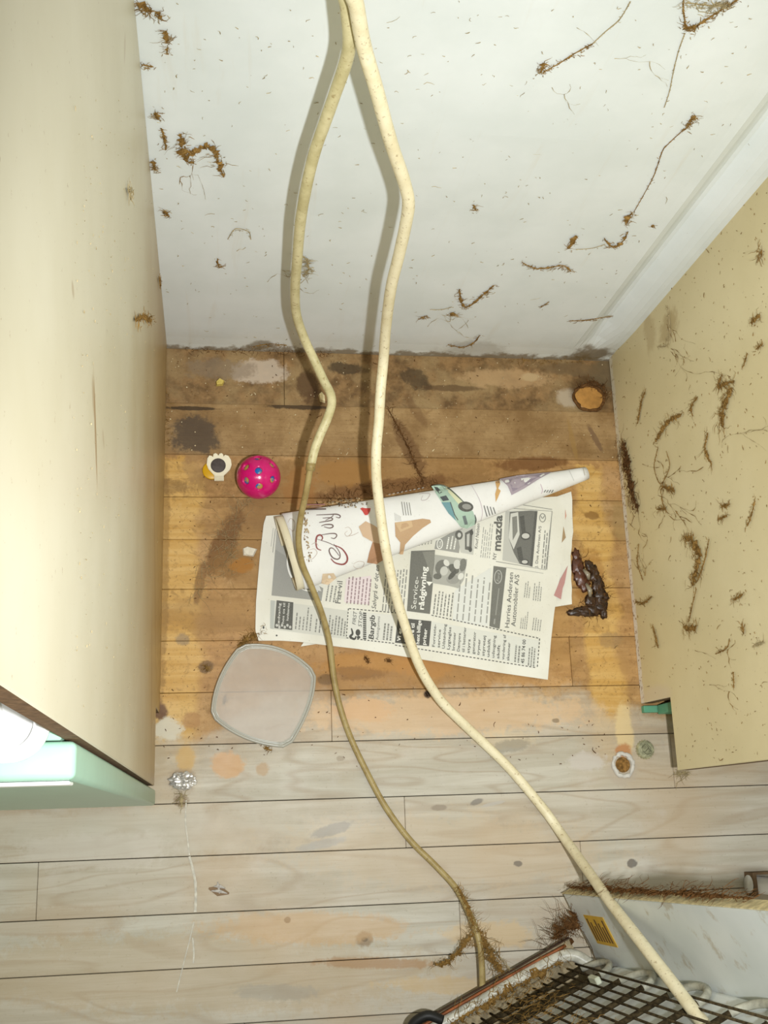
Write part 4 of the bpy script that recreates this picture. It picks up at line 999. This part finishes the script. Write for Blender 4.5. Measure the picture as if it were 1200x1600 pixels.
for (pth, wd, lb, nf, co, mt_) in (
    ([(1130, 586), (1124, 604), (1134, 600), (1150, 596)], .005, 'torn brown dust patch high on the right panel', 60, .5, MD),
    ([(1146, 606), (1136, 628), (1130, 650), (1132, 668)], .0075, 'thick brown dust tail under the torn patch on the right panel', 80, .7, MD),
    ([(1092, 620), (1082, 636), (1084, 650)], .004, 'thin loop of dust left of the thick dust tail', 34, .4, MD),
    ([(1066, 648), (1050, 656), (1036, 672), (1026, 690)], .006, 'slanting brown dust streak on the right panel', 60, .6, MD),
    ([(1010, 612), (1004, 628), (998, 662)], .0042, 'narrow hanging dust tuft near the wall on the right panel', 40, .55, MD),
    ([(1108, 676), (1104, 702), (1114, 726)], .0042, 'curved dust strand below the thick dust tail', 40, .5, MD),
    ([(1030, 700), (1024, 730), (1034, 756), (1048, 730), (1044, 708)], .0016, 'looped cobweb thread in the middle of the right panel', 50, .3, MD),
    ([(1036, 760), (1046, 762), (1056, 768)], .005, 'brown dust knot at the foot of the looped thread', 50, .5, MD),
    ([(1028, 796), (1042, 794)], .004, 'double dust knot above the long drip-shaped clump', 40, .4, MD),
    ([(1072, 838), (1084, 846), (1094, 862), (1092, 884), (1086, 905), (1084, 915)], .0085, 'largest brown dust clump on the right panel, shaped like a long drip', 100, .6, MD),
    ([(1110, 842), (1106, 862), (1100, 886), (1092, 908)], .0028, 'thin strand right of the drip-shaped clump', 40, .4, MD),
    ([(1090, 920), (1084, 945), (1078, 972)], .0018, 'dusty string hanging from the drip-shaped clump', 40, .4, MD),
    ([(1070, 980), (1080, 982), (1090, 978)], .0055, 'dust knot at the lower end of the dusty string', 50, .5, MD),
    ([(1022, 978), (1026, 995), (1030, 1012)], .0035, 'short upright dust streak low on the right panel', 40, .5, MD),
    ([(996, 940), (1008, 942), (1020, 932)], .0035, 'dust fork close to the panel bottom edge', 36, .45, MD),
    ([(1148, 938), (1162, 930)], .004, 'slanted dust fleck at right of the drip-shaped clump', 30, .5, MD),
    ([(1176, 504), (1190, 494)], .005, 'olive dust fleck at the upper right of the right panel', 30, .55, MD),
    ([(1190, 394), (1192, 402)], .005, 'round brown dust fleck at the top of the right panel', 30, .6, MD),
    ([(1170, 552), (1164, 572)], .002, 'faint dust stroke under the olive fleck', 20, .4, MD),
    ([(1184, 545), (1194, 538)], .003, 'forked dust fleck at the right edge under the olive fleck', 24, .4, MD),
    ([(1130, 792), (1142, 788)], .0036, 'upper of two small sideways dust flecks on the right panel', 24, .5, MD),
    ([(1124, 812), (1138, 806)], .0036, 'lower of two small sideways dust flecks on the right panel', 24, .5, MD),
    ([(1182, 782), (1176, 806), (1170, 822)], .003, 'branching dust strand at the right edge of the panel', 40, .4, MD),
    ([(1045, 478), (1048, 510), (1046, 538), (1030, 542)], .0024, 'hanging dust threads near the top of the panel by the wall', 70, .3, MD3),
    ([(1148, 1050), (1149, 1075)], .0018, 'thin upright dust stroke low on the right panel', 24, .4, MD),
    ([(1162, 975), (1164, 990)], .003, 'small dust spike at the lower right of the panel', 24, .5, MD),
    ([(1120, 1022), (1138, 1012), (1142, 998)], .002, 'wandering dust thread low on the right panel', 30, .3, MD),
    ([(1180, 1010), (1196, 1002)], .003, 'pale dust hook at the right edge low on the panel', 24, .4, MD3),
    ([(1000, 850), (998, 880), (1006, 905)], .002, 'trickle of dust specks near the panel bottom edge', 50, .3, MD)):
    clump(R_, pth, wd, lb, nf, co, mt_)
clump(R_, [(974, 690), (980, 712), (984, 740), (990, 770), (998, 795)], .011, 'dark brown furry dust roll against the foot of the right panel', 260, .62, MD2, spread=.8)
clump(L_, [(208, 500), (222, 494), (234, 502)], .0055, 'spiky brown dust tuft on the left panel near the corner', 50, .45)
clump(L_, [(246, 432), (248, 446)], .004, 'small dust tuft at the left panel corner above the spiky tuft', 24, .5)
clump(L_, [(196, 294), (200, 304)], .004, 'smudge of dust on the upper left panel', 30, .4, MD3)
# floor dirt
clump(F_, [(392, 778), (368, 812), (346, 845), (326, 880), (312, 910), (306, 940)], .012, 'dusty cobweb trail running down left from the pink ball', 150, .0, MD3, spread=.9, fr=.00010)
clump(F_, [(360, 830), (366, 860), (352, 890), (372, 900)], .014, 'thin dust mesh around the white paper scrap', 70, 0, MD3, spread=1.0, fr=.00009)
clump(F_, [(500, 780), (540, 772), (580, 766), (630, 760), (680, 752)], .006, 'dust gathered along the top of the rolled newspaper', 160, .0, MD2)
clump(F_, [(606, 640), (622, 668), (640, 705), (652, 735), (662, 756)], .005, 'brown dust rope slanting from the hose to the rolled newspaper', 130, .25, MD2)
clump(F_, [(372, 1012), (384, 1000), (396, 994), (412, 990)], .007, 'brown dust roll between the plastic lid and the newspaper', 110, .5, MD)
clump(F_, [(352, 1088), (350, 1100)], .0030, 'dark scrap of fluff seen through the plastic lid', 30, .6, MD2)
clump(F_, [(414, 1168), (424, 1172)], .0035, 'dust tuft at the lower edge of the plastic lid', 30, .5)
clump(F_, [(1056, 1210), (1072, 1208)], .006, 'grey dust tuft under the front corner of the right cabinet', 60, .45, MD3)
clump(F_, [(282, 1240), (284, 1262)], .005, 'dust tuft below the silvery foil lump', 40, .4, MD3)
clump(F_, [(318, 1040), (326, 1046)], .0035, 'brown dust speck cluster left of the lid', 40, .4)
clump(F_, [(570, 1026), (576, 1036)], .003, 'first brown crumb tuft under the newspaper edge', 24, .5, MD2)
clump(F_, [(604, 1030), (610, 1034)], .003, 'second brown crumb tuft under the newspaper edge, left of the hose', 24, .6, MD2)
clump(F_, [(246, 560), (262, 640), (262, 700)], .004, 'grit along the foot of the left panel', 120, .0, MD)
clump(F_, [(285, 548), (340, 550), (420, 550), (520, 556)], .004, 'fluff along the foot of the back wall', 120, .0, MD2)
clump(F_, [(800, 565), (860, 566), (920, 566)], .004, 'fluff along the foot of the back wall by the right corner', 80, .0, MD)
clump(F_, [(905, 605), (925, 598), (942, 606), (946, 620)], .006, 'dark fluff ring round the orange wooden plug', 110, .3, MD2)
# dark wet-looking debris by the newspaper
MGUNK = simple('dark_wet_gunk', (66, 44, 26), .4, .5, var=.3, sc=120, bump=.6)
dz_ = empty('debris_clump', F(918, 912), 'dark brown wet-looking lump of debris right of the newspaper', 'debris')
f_, nrm = SURF['F']
def lump(bm, c, r, sd):
    k0 = len(bm.verts); rr = bmesh.ops.create_icosphere(bm, subdivisions=3, radius=1)
    for v in rr['verts']:
        k = 1.25 + .7 * nz3(v.co + Vector((sd, 0, 0)), 1.9) + .4 * nz3(v.co + Vector((0, sd, 0)), 6)
        v.co = Vector((c.x + v.co.x * r[0] * k, c.y + v.co.y * r[1] * k, max(.0004, r[2] * .6 + v.co.z * r[2] * k)))
bm = bmesh.new()
for k, (u, v, a, b) in enumerate(((900, 868, .004, .006), (902, 885, .007, .010), (908, 902, .008, .009), (913, 915, .006, .007))): lump(bm, F(u, v), (a * .95, b * 1.05, .0022), k * 3.1)
obj('crust', bm, simple('dark_maroon_gunk', (92, 54, 36), .35, .5, var=.25, sc=120, bump=.6), dz_, True)
bm = bmesh.new()
for k, (u, v, a, b) in enumerate(((920, 885, .005, .006), (928, 898, .005, .009), (934, 914, .006, .010), (938, 930, .008, .010), (938, 945, .008, .008), (928, 953, .008, .006), (914, 956, .011, .005), (900, 957, .010, .0035), (922, 940, .006, .007), (942, 958, .004, .006))): lump(bm, F(u, v), (a * .95, b * 1.0, .0024), 20 + k * 2.3)
obj('crust', bm, MGUNK, dz_, True)
obj('fluff', clump_bm([F(904, 875), F(912, 905), F(926, 895), F(938, 930), F(932, 955), F(905, 958)], nrm, .010, 160, .45, rf), MD2, dz_)
bm = bmesh.new()
for a, b in (((912, 890), (920, 905)), ((916, 912), (922, 932))): tube(bm, [F(*a, .005), F((a[0] + b[0]) / 2 + 3, (a[1] + b[1]) / 2, .008), F(*b, .005)], [.002, .0034, .002], 8, True, (nrm, .5))
obj('pale_flake', bm, simple('grey_flake', (150, 140, 120), .3, .5, var=.1), dz_, True)
# scatter of specks: too small and many to count
def specks(name, s, reg, n, label, mat, l0=.0010, l1=.0035, r=.00028):
    f, nrm = SURF[s]; bm = bmesh.new(); rs = random.Random(len(name) + n)
    for k in range(n):
        u, v = rs.uniform(reg[0], reg[2]), rs.uniform(reg[1], reg[3]); p = f(u, v)
        if s == 'R' and (p.z < .004 or p.y > -.002 or (p.y < -.47 and p.z < .1)): continue
        if s == 'L' and (p.z < .004 or p.y > -.002 or p.y < -.55): continue
        if s == 'W' and (p.z < .006 or p.x < .004 or p.x > .53): continue
        if s == 'F' and (p.x < .004 or p.x > .597 or p.y > -.004): continue
        d = Vector([rs.gauss(0, 1) for _ in range(3)]); d = (d - nrm * d.dot(nrm)).normalized(); L = rs.uniform(l0, l1) * (3 if rs.random() < .06 else 1)
        q = [p + nrm * .0009]
        for _ in range(3):
            d = d + Vector([rs.gauss(0, .5) for _ in range(3)]); d = (d - nrm * d.dot(nrm)).normalized(); q.append(q[-1] + d * L / 3)
        rr = r * rs.uniform(.7, 1.8); tube(bm, q, [rr, rr * 1.4, rr, rr * .5], 3, False)
    return tag(obj(name, bm, mat), label, 'dust', None, 'stuff')
specks('dust_specks', 'W', (230, 0, 1180, 545), 420, 'fine dust specks and threads all over the white wall', MD3, .0012, .005, .0002)
specks('dust_specks', 'R', (965, 300, 1200, 1190), 560, 'fine dust specks all over the right panel', MD, .001, .004, .00020)
specks('dust_specks', 'L', (110, 150, 262, 1150), 260, 'fine dust specks all over the left panel', MD3, .0006, .0018, .00014)
specks('floor_grit', 'F', (250, 550, 990, 1200), 420, 'brown grit and hairs scattered over the stained boards', MD2, .0008, .0035, .0003)
specks('floor_crumbs', 'F', (262, 560, 960, 720), 150, 'pale crumbs scattered along the back of the floor', simple('pale_crumb', (214, 196, 156), .8), .0006, .0018, .0005)

def cobweb(s, starts, n, step, label, mat, r=.00022, bias=(0, 0)):
    f, nrm = SURF[s]; bm = bmesh.new(); rs = random.Random(n * 7 + len(starts))
    ends = [(Vector((u, v)), rs.uniform(0, 6.28)) for u, v in starts]
    for k in range(int(n * .55)):
        p, a = ends[rs.randrange(len(ends))]; pts = [p]
        for q in range(rs.randint(2, 8)):
            a += rs.gauss(0, .38); pts.append(pts[-1] + Vector((math.cos(a), math.sin(a))) * step + Vector(bias))
        W3 = [f(q.x, q.y) + nrm * (.0010 + .0012 * rs.random()) for q in pts]
        if s == 'R' and min(q.z for q in W3) < .012: continue
        tube(bm, W3, [r * rs.choice((.3, .4, .6, 1, 2.4)) for _ in W3], 3, False); ends.append((pts[rs.randrange(1, len(pts))], a + rs.choice((-1.1, 1.1)))); ends.append((pts[-1], a))
    return tag(obj('cobweb', bm, mat), label, 'cobweb', 'cobwebs on the walls of the gap', 'stuff')
cobweb('R', [(1030, 720), (1046, 760), (1010, 780), (1060, 700)], 46, 5.5, 'dusty cobweb spread over the middle of the right panel near its foot', MD, .00024)
cobweb('R', [(1130, 700), (1168, 660), (1190, 640)], 24, 6.5, 'thin cobweb threads right of the thick dust tail on the right panel', MD3, .00018)
cobweb('R', [(1060, 960), (1010, 900), (1040, 1000)], 26, 5, 'thin cobweb scraps low on the right panel near its foot', MD, .00018)
cobweb('R', [(1120, 1030), (1150, 1000), (1110, 1070)], 22, 5, 'thin cobweb scraps at the lower right of the right panel', MD, .00018)
cobweb('R', [(1010, 520), (1045, 500), (1050, 545)], 30, 5, 'tangled cobweb threads on the right panel close to the white wall', MD, .0002, (0, 1.2))
cobweb('W', [(760, 460), (720, 480), (690, 490)], 20, 5, 'cobweb threads round the forked dust clump on the white wall', MD3, .00016)
cobweb('W', [(935, 70), (890, 130), (960, 90)], 22, 7, 'cobweb threads below the long dusty thread at the top of the wall', MD3, .00014, (1.5, -1.5))
cobweb('W', [(370, 390), (340, 410), (440, 420)], 20, 5, 'faint cobweb curls on the lower left of the white wall', MD3, .00016)
cobweb('W', [(300, 240), (330, 215)], 16, 5, 'fine threads round the arched dust clump', MD, .00016)
# small scraps
def scrap(name, path, h, rgb, label, cat, parent=None, rough=.7, crump=.3):
    bm = bmesh.new(); b0 = [F(u, v) + Vector((0, 0, .0006)) for u, v in path]; c = sum(b0, Vector()) / len(b0)
    lo_ = [bm.verts.new(p) for p in b0]; hi_ = [bm.verts.new(c + (p - c) * .82 + Vector((0, 0, h * (1 + crump * random.uniform(-1, 1))))) for p in b0]
    t = bm.verts.new(c + Vector((0, 0, h * 1.05)))
    n = len(path)
    for i in range(n):
        bm.faces.new((lo_[i], lo_[(i + 1) % n], hi_[(i + 1) % n], hi_[i])); bm.faces.new((hi_[i], hi_[(i + 1) % n], t))
    bm.faces.new(lo_[::-1]); bmesh.ops.recalc_face_normals(bm, faces=bm.faces[:])
    o = obj(name, bm, simple(label[:24], rgb, rough, .3, var=.08, sc=200), parent)
    return tag(o, label, cat, 'small crumbs' if name == 'crumb' else None) if parent is None else o
scrap('paper_scrap', [(379, 857), (386, 854), (402, 858), (396, 870), (380, 868)], .003, (224, 216, 196), 'small folded white paper scrap left of the newspaper', 'scrap')
scrap('crumb', [(337, 598), (343, 593), (351, 596), (348, 603), (338, 604)], .005, (206, 184, 96), 'yellow crumb on the dirty board by the back wall', 'crumb')
scrap('crumb', [(497, 618), (502, 613), (507, 620), (508, 630), (500, 628)], .006, (240, 226, 180), 'bright pale crumb just left of the bend in the cord', 'crumb')
scrap('pellet', [(664, 1082), (669, 1081), (672, 1086), (667, 1089)], .004, (52, 36, 22), 'tiny dark pellet beside the hose below the newspaper', 'pellet')
# foil lump
bm = bmesh.new(); bmesh.ops.create_icosphere(bm, subdivisions=4, radius=1)
c = F(286, 1220, .004)
for v in bm.verts:
    k = 1 + .35 * nz3(v.co, 3) + .15 * nz3(v.co, 9); v.co = Vector((c.x, c.y, .0055)) + Vector((v.co.x * .0150 * k, v.co.y * .0095 * k, max(-.0050, v.co.z * .0056 * k)))
tag(obj('foil_lump', bm, simple('dull_silver_foil', (206, 202, 194), .32, .5, .55, .12, 200, .3)), 'crumpled silvery foil lump on the pale boards at the left cabinet corner', 'lump')
# chipped plaster ring round a hole
def ringlump(name, u, v, r, label):
    bm = bmesh.new(); c = F(u, v); P_ = []; rr = []
    for k in range(29):
        a = 2 * PI * k / 28; q = r * (1 + .22 * nz3((math.cos(a) * 2, math.sin(a) * 2, 4))); P_.append(c + Vector((math.cos(a) * q, math.sin(a) * q * 1.1, .0012))); rr.append(.0026 * (1 + 1.1 * nz3((math.cos(a) * 4, math.sin(a) * 4, 9))))
    rr[-1] = rr[0]; tube(bm, P_, rr, 8)
    return bm, c
bm, c = ringlump('r', 973, 1195, .0128, '')
pr = empty('chipped_foot_mark', (c.x, c.y, 0), 'chipped whitish ring round a rough brown hole beside the bottle cap', 'mark')
obj('plaster_rim', bm, simple('chalky_white', (208, 204, 194), .8, .2, var=.1, sc=200, bump=.4), pr, True)
bm = bmesh.new(); lathe(bm, [(.0095, .0004), (.0085, .0012), (.004, .0008)], 18, Matrix.Translation((c.x, c.y, 0))); obj('rough_wood', bm, simple('torn_brown_wood', (150, 112, 62), .9, .1, var=.3, sc=260, bump=.8), pr)
# wooden plug in the back board
c = F(920, 622, .0)
pl_ = empty('wooden_plug', (c.x, c.y, 0), 'round orange-brown wooden plug in the dirty board at the right rear corner', 'plug')
bm = bmesh.new(); lathe(bm, [(.0205, -.0028), (.0205, .0004), (.019, .0012), (.006, .0013)], 30, Matrix.Translation((c.x, c.y, 0)) @ Matrix.Diagonal((1, .82, 1, 1)))
obj('plug_face', bm, simple('orange_wood', (184, 134, 68), .5, .3, var=.18, sc=70), pl_)
bm, c2 = ringlump('r', 920, 622, .0215, ''); 
for v in bm.verts: v.co.y = c2.y + (v.co.y - c2.y) * .78; v.co.z *= .5
obj('dirt_ring', bm, MD2, pl_, True)
# white paint streaks
MPAINT = simple('spilt_white_paint', (214, 209, 194), .7, .2, var=.16, sc=160)
def streak(path, w_, label):
    bm = bmesh.new(); P_ = [F(u, v) for u, v in path]; tube(bm, spline(P_, 6), lambda i: w_ * (.6 + .5 * abs(nz3((i * .7, w_ * 900, 1)))), 6, True, (Vector((0, 0, 1)), .25))
    for v in bm.verts: v.co.z = max(.0003, v.co.z * .5 + .0006)
    tag(obj('paint_streak', bm, MPAINT), label, 'paint mark', 'white paint marks on the boards')
streak([(291, 1250), (290, 1285), (293, 1310), (296, 1336)], .0011, 'upper thin white paint line on the pale boards by the left cabinet')
streak([(296, 1338), (304, 1370), (306, 1398), (305, 1425)], .0022, 'middle wider white paint line on the pale boards')
streak([(303, 1440), (296, 1470), (287, 1505), (276, 1550)], .0009, 'lower left white paint line near the bottom of the floor')
streak([(301, 1465), (303, 1488), (302, 1505)], .0013, 'short white paint dash right of the lower paint line')
# gouge in a board
g0 = empty('wood_gouge', F(343, 1390), 'splintered silvery gouge in a pale board, lower left', 'gouge')
bm = bmesh.new()
for a, b, r in (((330, 1392), (355, 1396), .002), ((334, 1385), (352, 1388), .0022), ((340, 1378), (343, 1396), .0016)): tube(bm, [F(*a, .0006), F((a[0] + b[0]) / 2, (a[1] + b[1]) / 2 - 2, .0022), F(*b, .0006)], [.0005, r, .0005], 6, True, (nrm, .5))
obj('splinter', bm, simple('grey_splinter', (196, 190, 182), .5, .4, var=.2, sc=300), g0)
bm = bmesh.new(); tube(bm, [F(326, 1388, .0003), F(342, 1392, .0004), F(358, 1396, .0003)], [.001, .006, .001], 10, True, (nrm, .06)); obj('bare_patch', bm, simple('gouge_wood', (140, 116, 90), .8, .2), g0)

# ================================================================ FRIDGE SEEN FROM BEHIND
fr0 = Vector((.498, -.752, 0)); fd = Vector((.912, .410, 0)).normalized(); fn = Vector((-fd.y, fd.x, 0))
FM = Matrix(((fd.x, fn.x, 0, fr0.x), (fd.y, fn.y, 0, fr0.y), (0, 0, 1, .004), (0, 0, 0, 1))) @ Matrix.Rotation(math.radians(-2.2), 4, 'X')
FPT = lambda a, n, z: FM @ Vector((a, n, z))
fridge = empty('refrigerator', FPT(-.27, -.25, 0), 'old white refrigerator pulled out, its rusty rear condenser grille facing the gap', 'refrigerator')
g = G('white_fridge_enamel', .3, .45); n1 = g.noise(40, 4, .65); n2 = g.noise(12, 3)
MENAM = g.out(g.mix(g.math('MULTIPLY', g.step(n1, .56, .7), .5), g.mix(g.step(n2, .3, .7), lin(214, 220, 216), lin(226, 230, 226)), lin(168, 148, 106)))
MRUST = simple('rusty_steel', (98, 70, 42), .75, .2, var=.3, sc=160, bump=.5); MWIRE = simple('dusty_dark_wire', (82, 70, 48), .85, .1, var=.35, sc=200)
MTAN = simple('dusty_tan_edge', (222, 208, 164), .8, .2, var=.2, sc=140)
bm = bmesh.new(); box(bm, (-.55, -.56, .10), (0, -.0175, .86), .006, M=FM, seg=2); obj('body', bm, MENAM, fridge)
bm = bmesh.new(); box(bm, (-.55, -.54, .030), (0, -.036, .0995), .002, M=FM); obj('base', bm, MRUST, fridge)
for a0, a1 in ((.0004, .012), (-.562, -.5504)):
    bm = bmesh.new(); box(bm, (a0, -.56, .022), (a1, .062, .86), .0015, M=FM); o = obj('side_flange', bm, MENAM, fridge)
    if a0 > 0:
        bm = bmesh.new(); box(bm, (a0 - .001, .0622, .022), (a1 + .0015, .0632, .86), .0003, M=FM); obj('edge_trim', bm, MTAN, o)['label'] = 'tan dust-covered edge'
        st = bmesh.new(); box(st, (-.0004, .004, .065), (.0002, .038, .135), 0, M=FM); s_ = obj('warning_sticker', st, simple('yellow_sticker', (214, 172, 62), .6, .3, var=.08), o); s_['label'] = 'yellow sticker with dark lines'
        st = bmesh.new()
        for k in range(7): box(st, (-.0007, .008, .070 + k * .009), (-.0003, .034 - (k % 3) * .004, .0745 + k * .009), 0, M=FM)
        obj('sticker_print', st, simple('sticker_ink', (110, 80, 36), .7), o)
bm = bmesh.new(); box(bm, (-.55, -.56, .8605), (0, -.0215, .872), .003, M=FM); obj('top', bm, MENAM, fridge)
# condenser: horizontal tubes with vertical wires on both faces
for k in range(10):
    z = .062 + k * .066; bm = bmesh.new()
    tube(bm, [FPT(-.53, -.012, z), FPT(-.30, -.012, z), FPT(-.030, -.012, z)], .0028, 8); obj('condenser_tube', bm, MWIRE, fridge, True)
    if k < 9:
        a0 = -.030 if k % 2 == 0 else -.53; sg = 1 if k % 2 == 0 else -1; bm = bmesh.new()
        P_ = [FPT(a0 + sg * .022 * math.sin(PI * t / 10), -.012, z + .033 * (1 - math.cos(PI * t / 10))) for t in range(11)]
        tube(bm, P_, .0036, 8); obj('tube_bend', bm, simple('pale_grimy_tube', (176, 174, 156), .5, .4, var=.2, sc=120) if k == 0 else bpy.data.materials['pale_grimy_tube'], fridge, True)
wme = None
for k in range(42):
    a = -.492 + k * .0113
    if wme is None:
        bm = bmesh.new(); tube(bm, [FPT(a, -.0078, .046), FPT(a, -.0078, .34), FPT(a, -.0078, .67)], .0013, 6); o = obj('wire', bm, MWIRE, fridge, True); wme = o; a00 = a
    else:
        o = wme.copy(); COL.objects.link(o); o.location = wme.location + fd * (a - a00)
# bottom gear: tray, suction pipe, rusty bracket, hose loop
bm = bmesh.new(); box(bm, (-.50, -.034, .030), (-.020, .018, .034), .0006, M=FM); tr = obj('drip_tray', bm, simple('grimy_tray', (172, 156, 122), .7, .2, var=.25, sc=120), fridge); bm = bmesh.new(); box(bm, (-.50, .0182, .030), (-.020, .0194, .039), .0003, M=FM); obj('lip', bm, simple('dark_rusty_lip', (70, 50, 34), .8), tr)['label'] = 'dark rusty front lip'
bm = bmesh.new(); tube(bm, spline([FPT(-.21, .007, .042), FPT(-.13, .008, .043), FPT(-.06, .008, .045), FPT(-.03, .004, .048), FPT(-.016, -.014, .052)], 6), .0070, 12); obj('discharge_pipe', bm, simple('grimy_white_pipe', (206, 204, 188), .35, .45, var=.2, sc=90), fridge, True)['label'] = 'thick grimy white pipe along the tray'
bm = bmesh.new(); box(bm, (-.19, .0130, .0345), (-.115, .0165, .043), .001, M=FM); obj('bracket', bm, simple('orange_rust', (158, 106, 60), .8, .2, var=.25, sc=150), fridge)['label'] = 'orange rusty bracket'
bm = bmesh.new(); tube(bm, spline([FPT(-.195, .014, .060), FPT(-.208, .026, .060), FPT(-.226, .024, .055), FPT(-.232, .008, .05), FPT(-.225, -.006, .046)], 6), .0055, 10); obj('black_hose', bm, simple('black_rubber', (34, 34, 32), .5, .3), fridge, True)
bm = bmesh.new(); tube(bm, spline([FPT(-.32, .010, .046), FPT(-.25, .017, .049), FPT(-.20, .0165, .047), FPT(-.10, .016, .043), FPT(-.03, .015, .045)], 6), .0018, 8); obj('copper_tube', bm, simple('tarnished_copper', (150, 88, 48), .5, .4, .4, .25), fridge, True)
bm = bmesh.new(); box(bm, (-.052, -.0065, .165), (-.046, .001, .19), .001, M=FM); obj('wire_clip', bm, simple('pale_clip', (196, 200, 178), .4), fridge)
for a in (-.5, -.06):
    bm = bmesh.new(); lathe(bm, [(.016, 0), (.018, .004), (.014, .0295)], 16, FM @ Matrix.Translation((a, -.09, 0))); obj('foot', bm, bpy.data.materials['black_rubber'], fridge, True)
# dust on the fridge
def free(path3, wid, label, nf, core, mat, n=Vector((0, 0, 1)), **kw):
    o = obj('dust_clump', clump_bm([Vector(p) for p in path3], n, wid, nf, core, rf, **kw), mat); return tag(o, label, 'dust', 'dust on and by the refrigerator')
free([FPT(.009, .066, .03 + .07 * k) for k in range(8)], .009, 'ragged dust fringe on the fridge side edge, thickened to stand for its shadow', 420, .55, MD2, fn)  # real dust, kept dense and dark to draw the flange's shadow band too
free([FPT(-.04 - .05 * k, .004, .051 - .001 * k) for k in range(4)], .010, 'brown dust coating the white pipe under the grille', 200, .5, MD)
free([FPT(-.12, -.008, .10), FPT(-.10, -.006, .17), FPT(-.16, -.006, .24), FPT(-.12, -.006, .32), FPT(-.18, -.006, .42)], .03, 'brown dust matted over the right part of the grille', 420, 0, MD, fn, spread=.16)
free([FPT(-.42, -.008, .10), FPT(-.33, -.006, .14), FPT(-.26, -.006, .2), FPT(-.25, -.006, .33)], .04, 'brown dust matted over the left part of the grille', 420, 0, MD, fn, spread=.13)
free([F(862, 1466, .02), F(880, 1455, .03), F(896, 1440, .035), F(902, 1425, .03)], .014, 'dark brown dust heap at the bottom corner of the fridge', 260, .6, MD2)
free([F(715, 1386, .020), F(728, 1410, .028), F(738, 1438, .036), F(745, 1455, .036)], .0055, 'dust wrapped round the lower end of the thin cord', 130, .45, MD)
free([F(742, 1455, .034), F(732, 1470, .032), F(716, 1486, .030), F(700, 1502, .028), F(680, 1508, .026)], .0058, 'brown dust arm sticking out left from the thin cord', 90, .55, MD)
free([F(748, 1455, .036), F(758, 1475, .036), F(768, 1495, .036), F(786, 1520, .036)], .009, 'brown dust arm draped from the thin cord to the fridge tray', 130, .55, MD)
free([F(760, 1470, .03), F(785, 1500, .03), F(810, 1530, .04)], .003, 'thin cobweb between the cord and the fridge tray', 40, .15, MD3)
# white pipe stub with a wooden block at the right edge
p0 = F(1164, 1362); ps = empty('pipe_stub', p0, 'short white pipe stub with a brown bracket on the floor at the right edge', 'pipe')
bm = bmesh.new(); tube(bm, [F(1168, 1381, .012), F(1200, 1384, .012), F(1260, 1390, .012)], .0105, 14); obj('pipe', bm, MPLW, ps, True)
bm = bmesh.new(); q = F(1163, 1362); box(bm, (q.x - .001, q.y - .028, .0005), (q.x + .004, q.y, .024), .0006); box(bm, (q.x, q.y - .003, .0005), (q.x + .03, q.y, .022), .0006); obj('bracket', bm, simple('brown_bracket', (122, 100, 76), .8, .2, var=.2), ps)
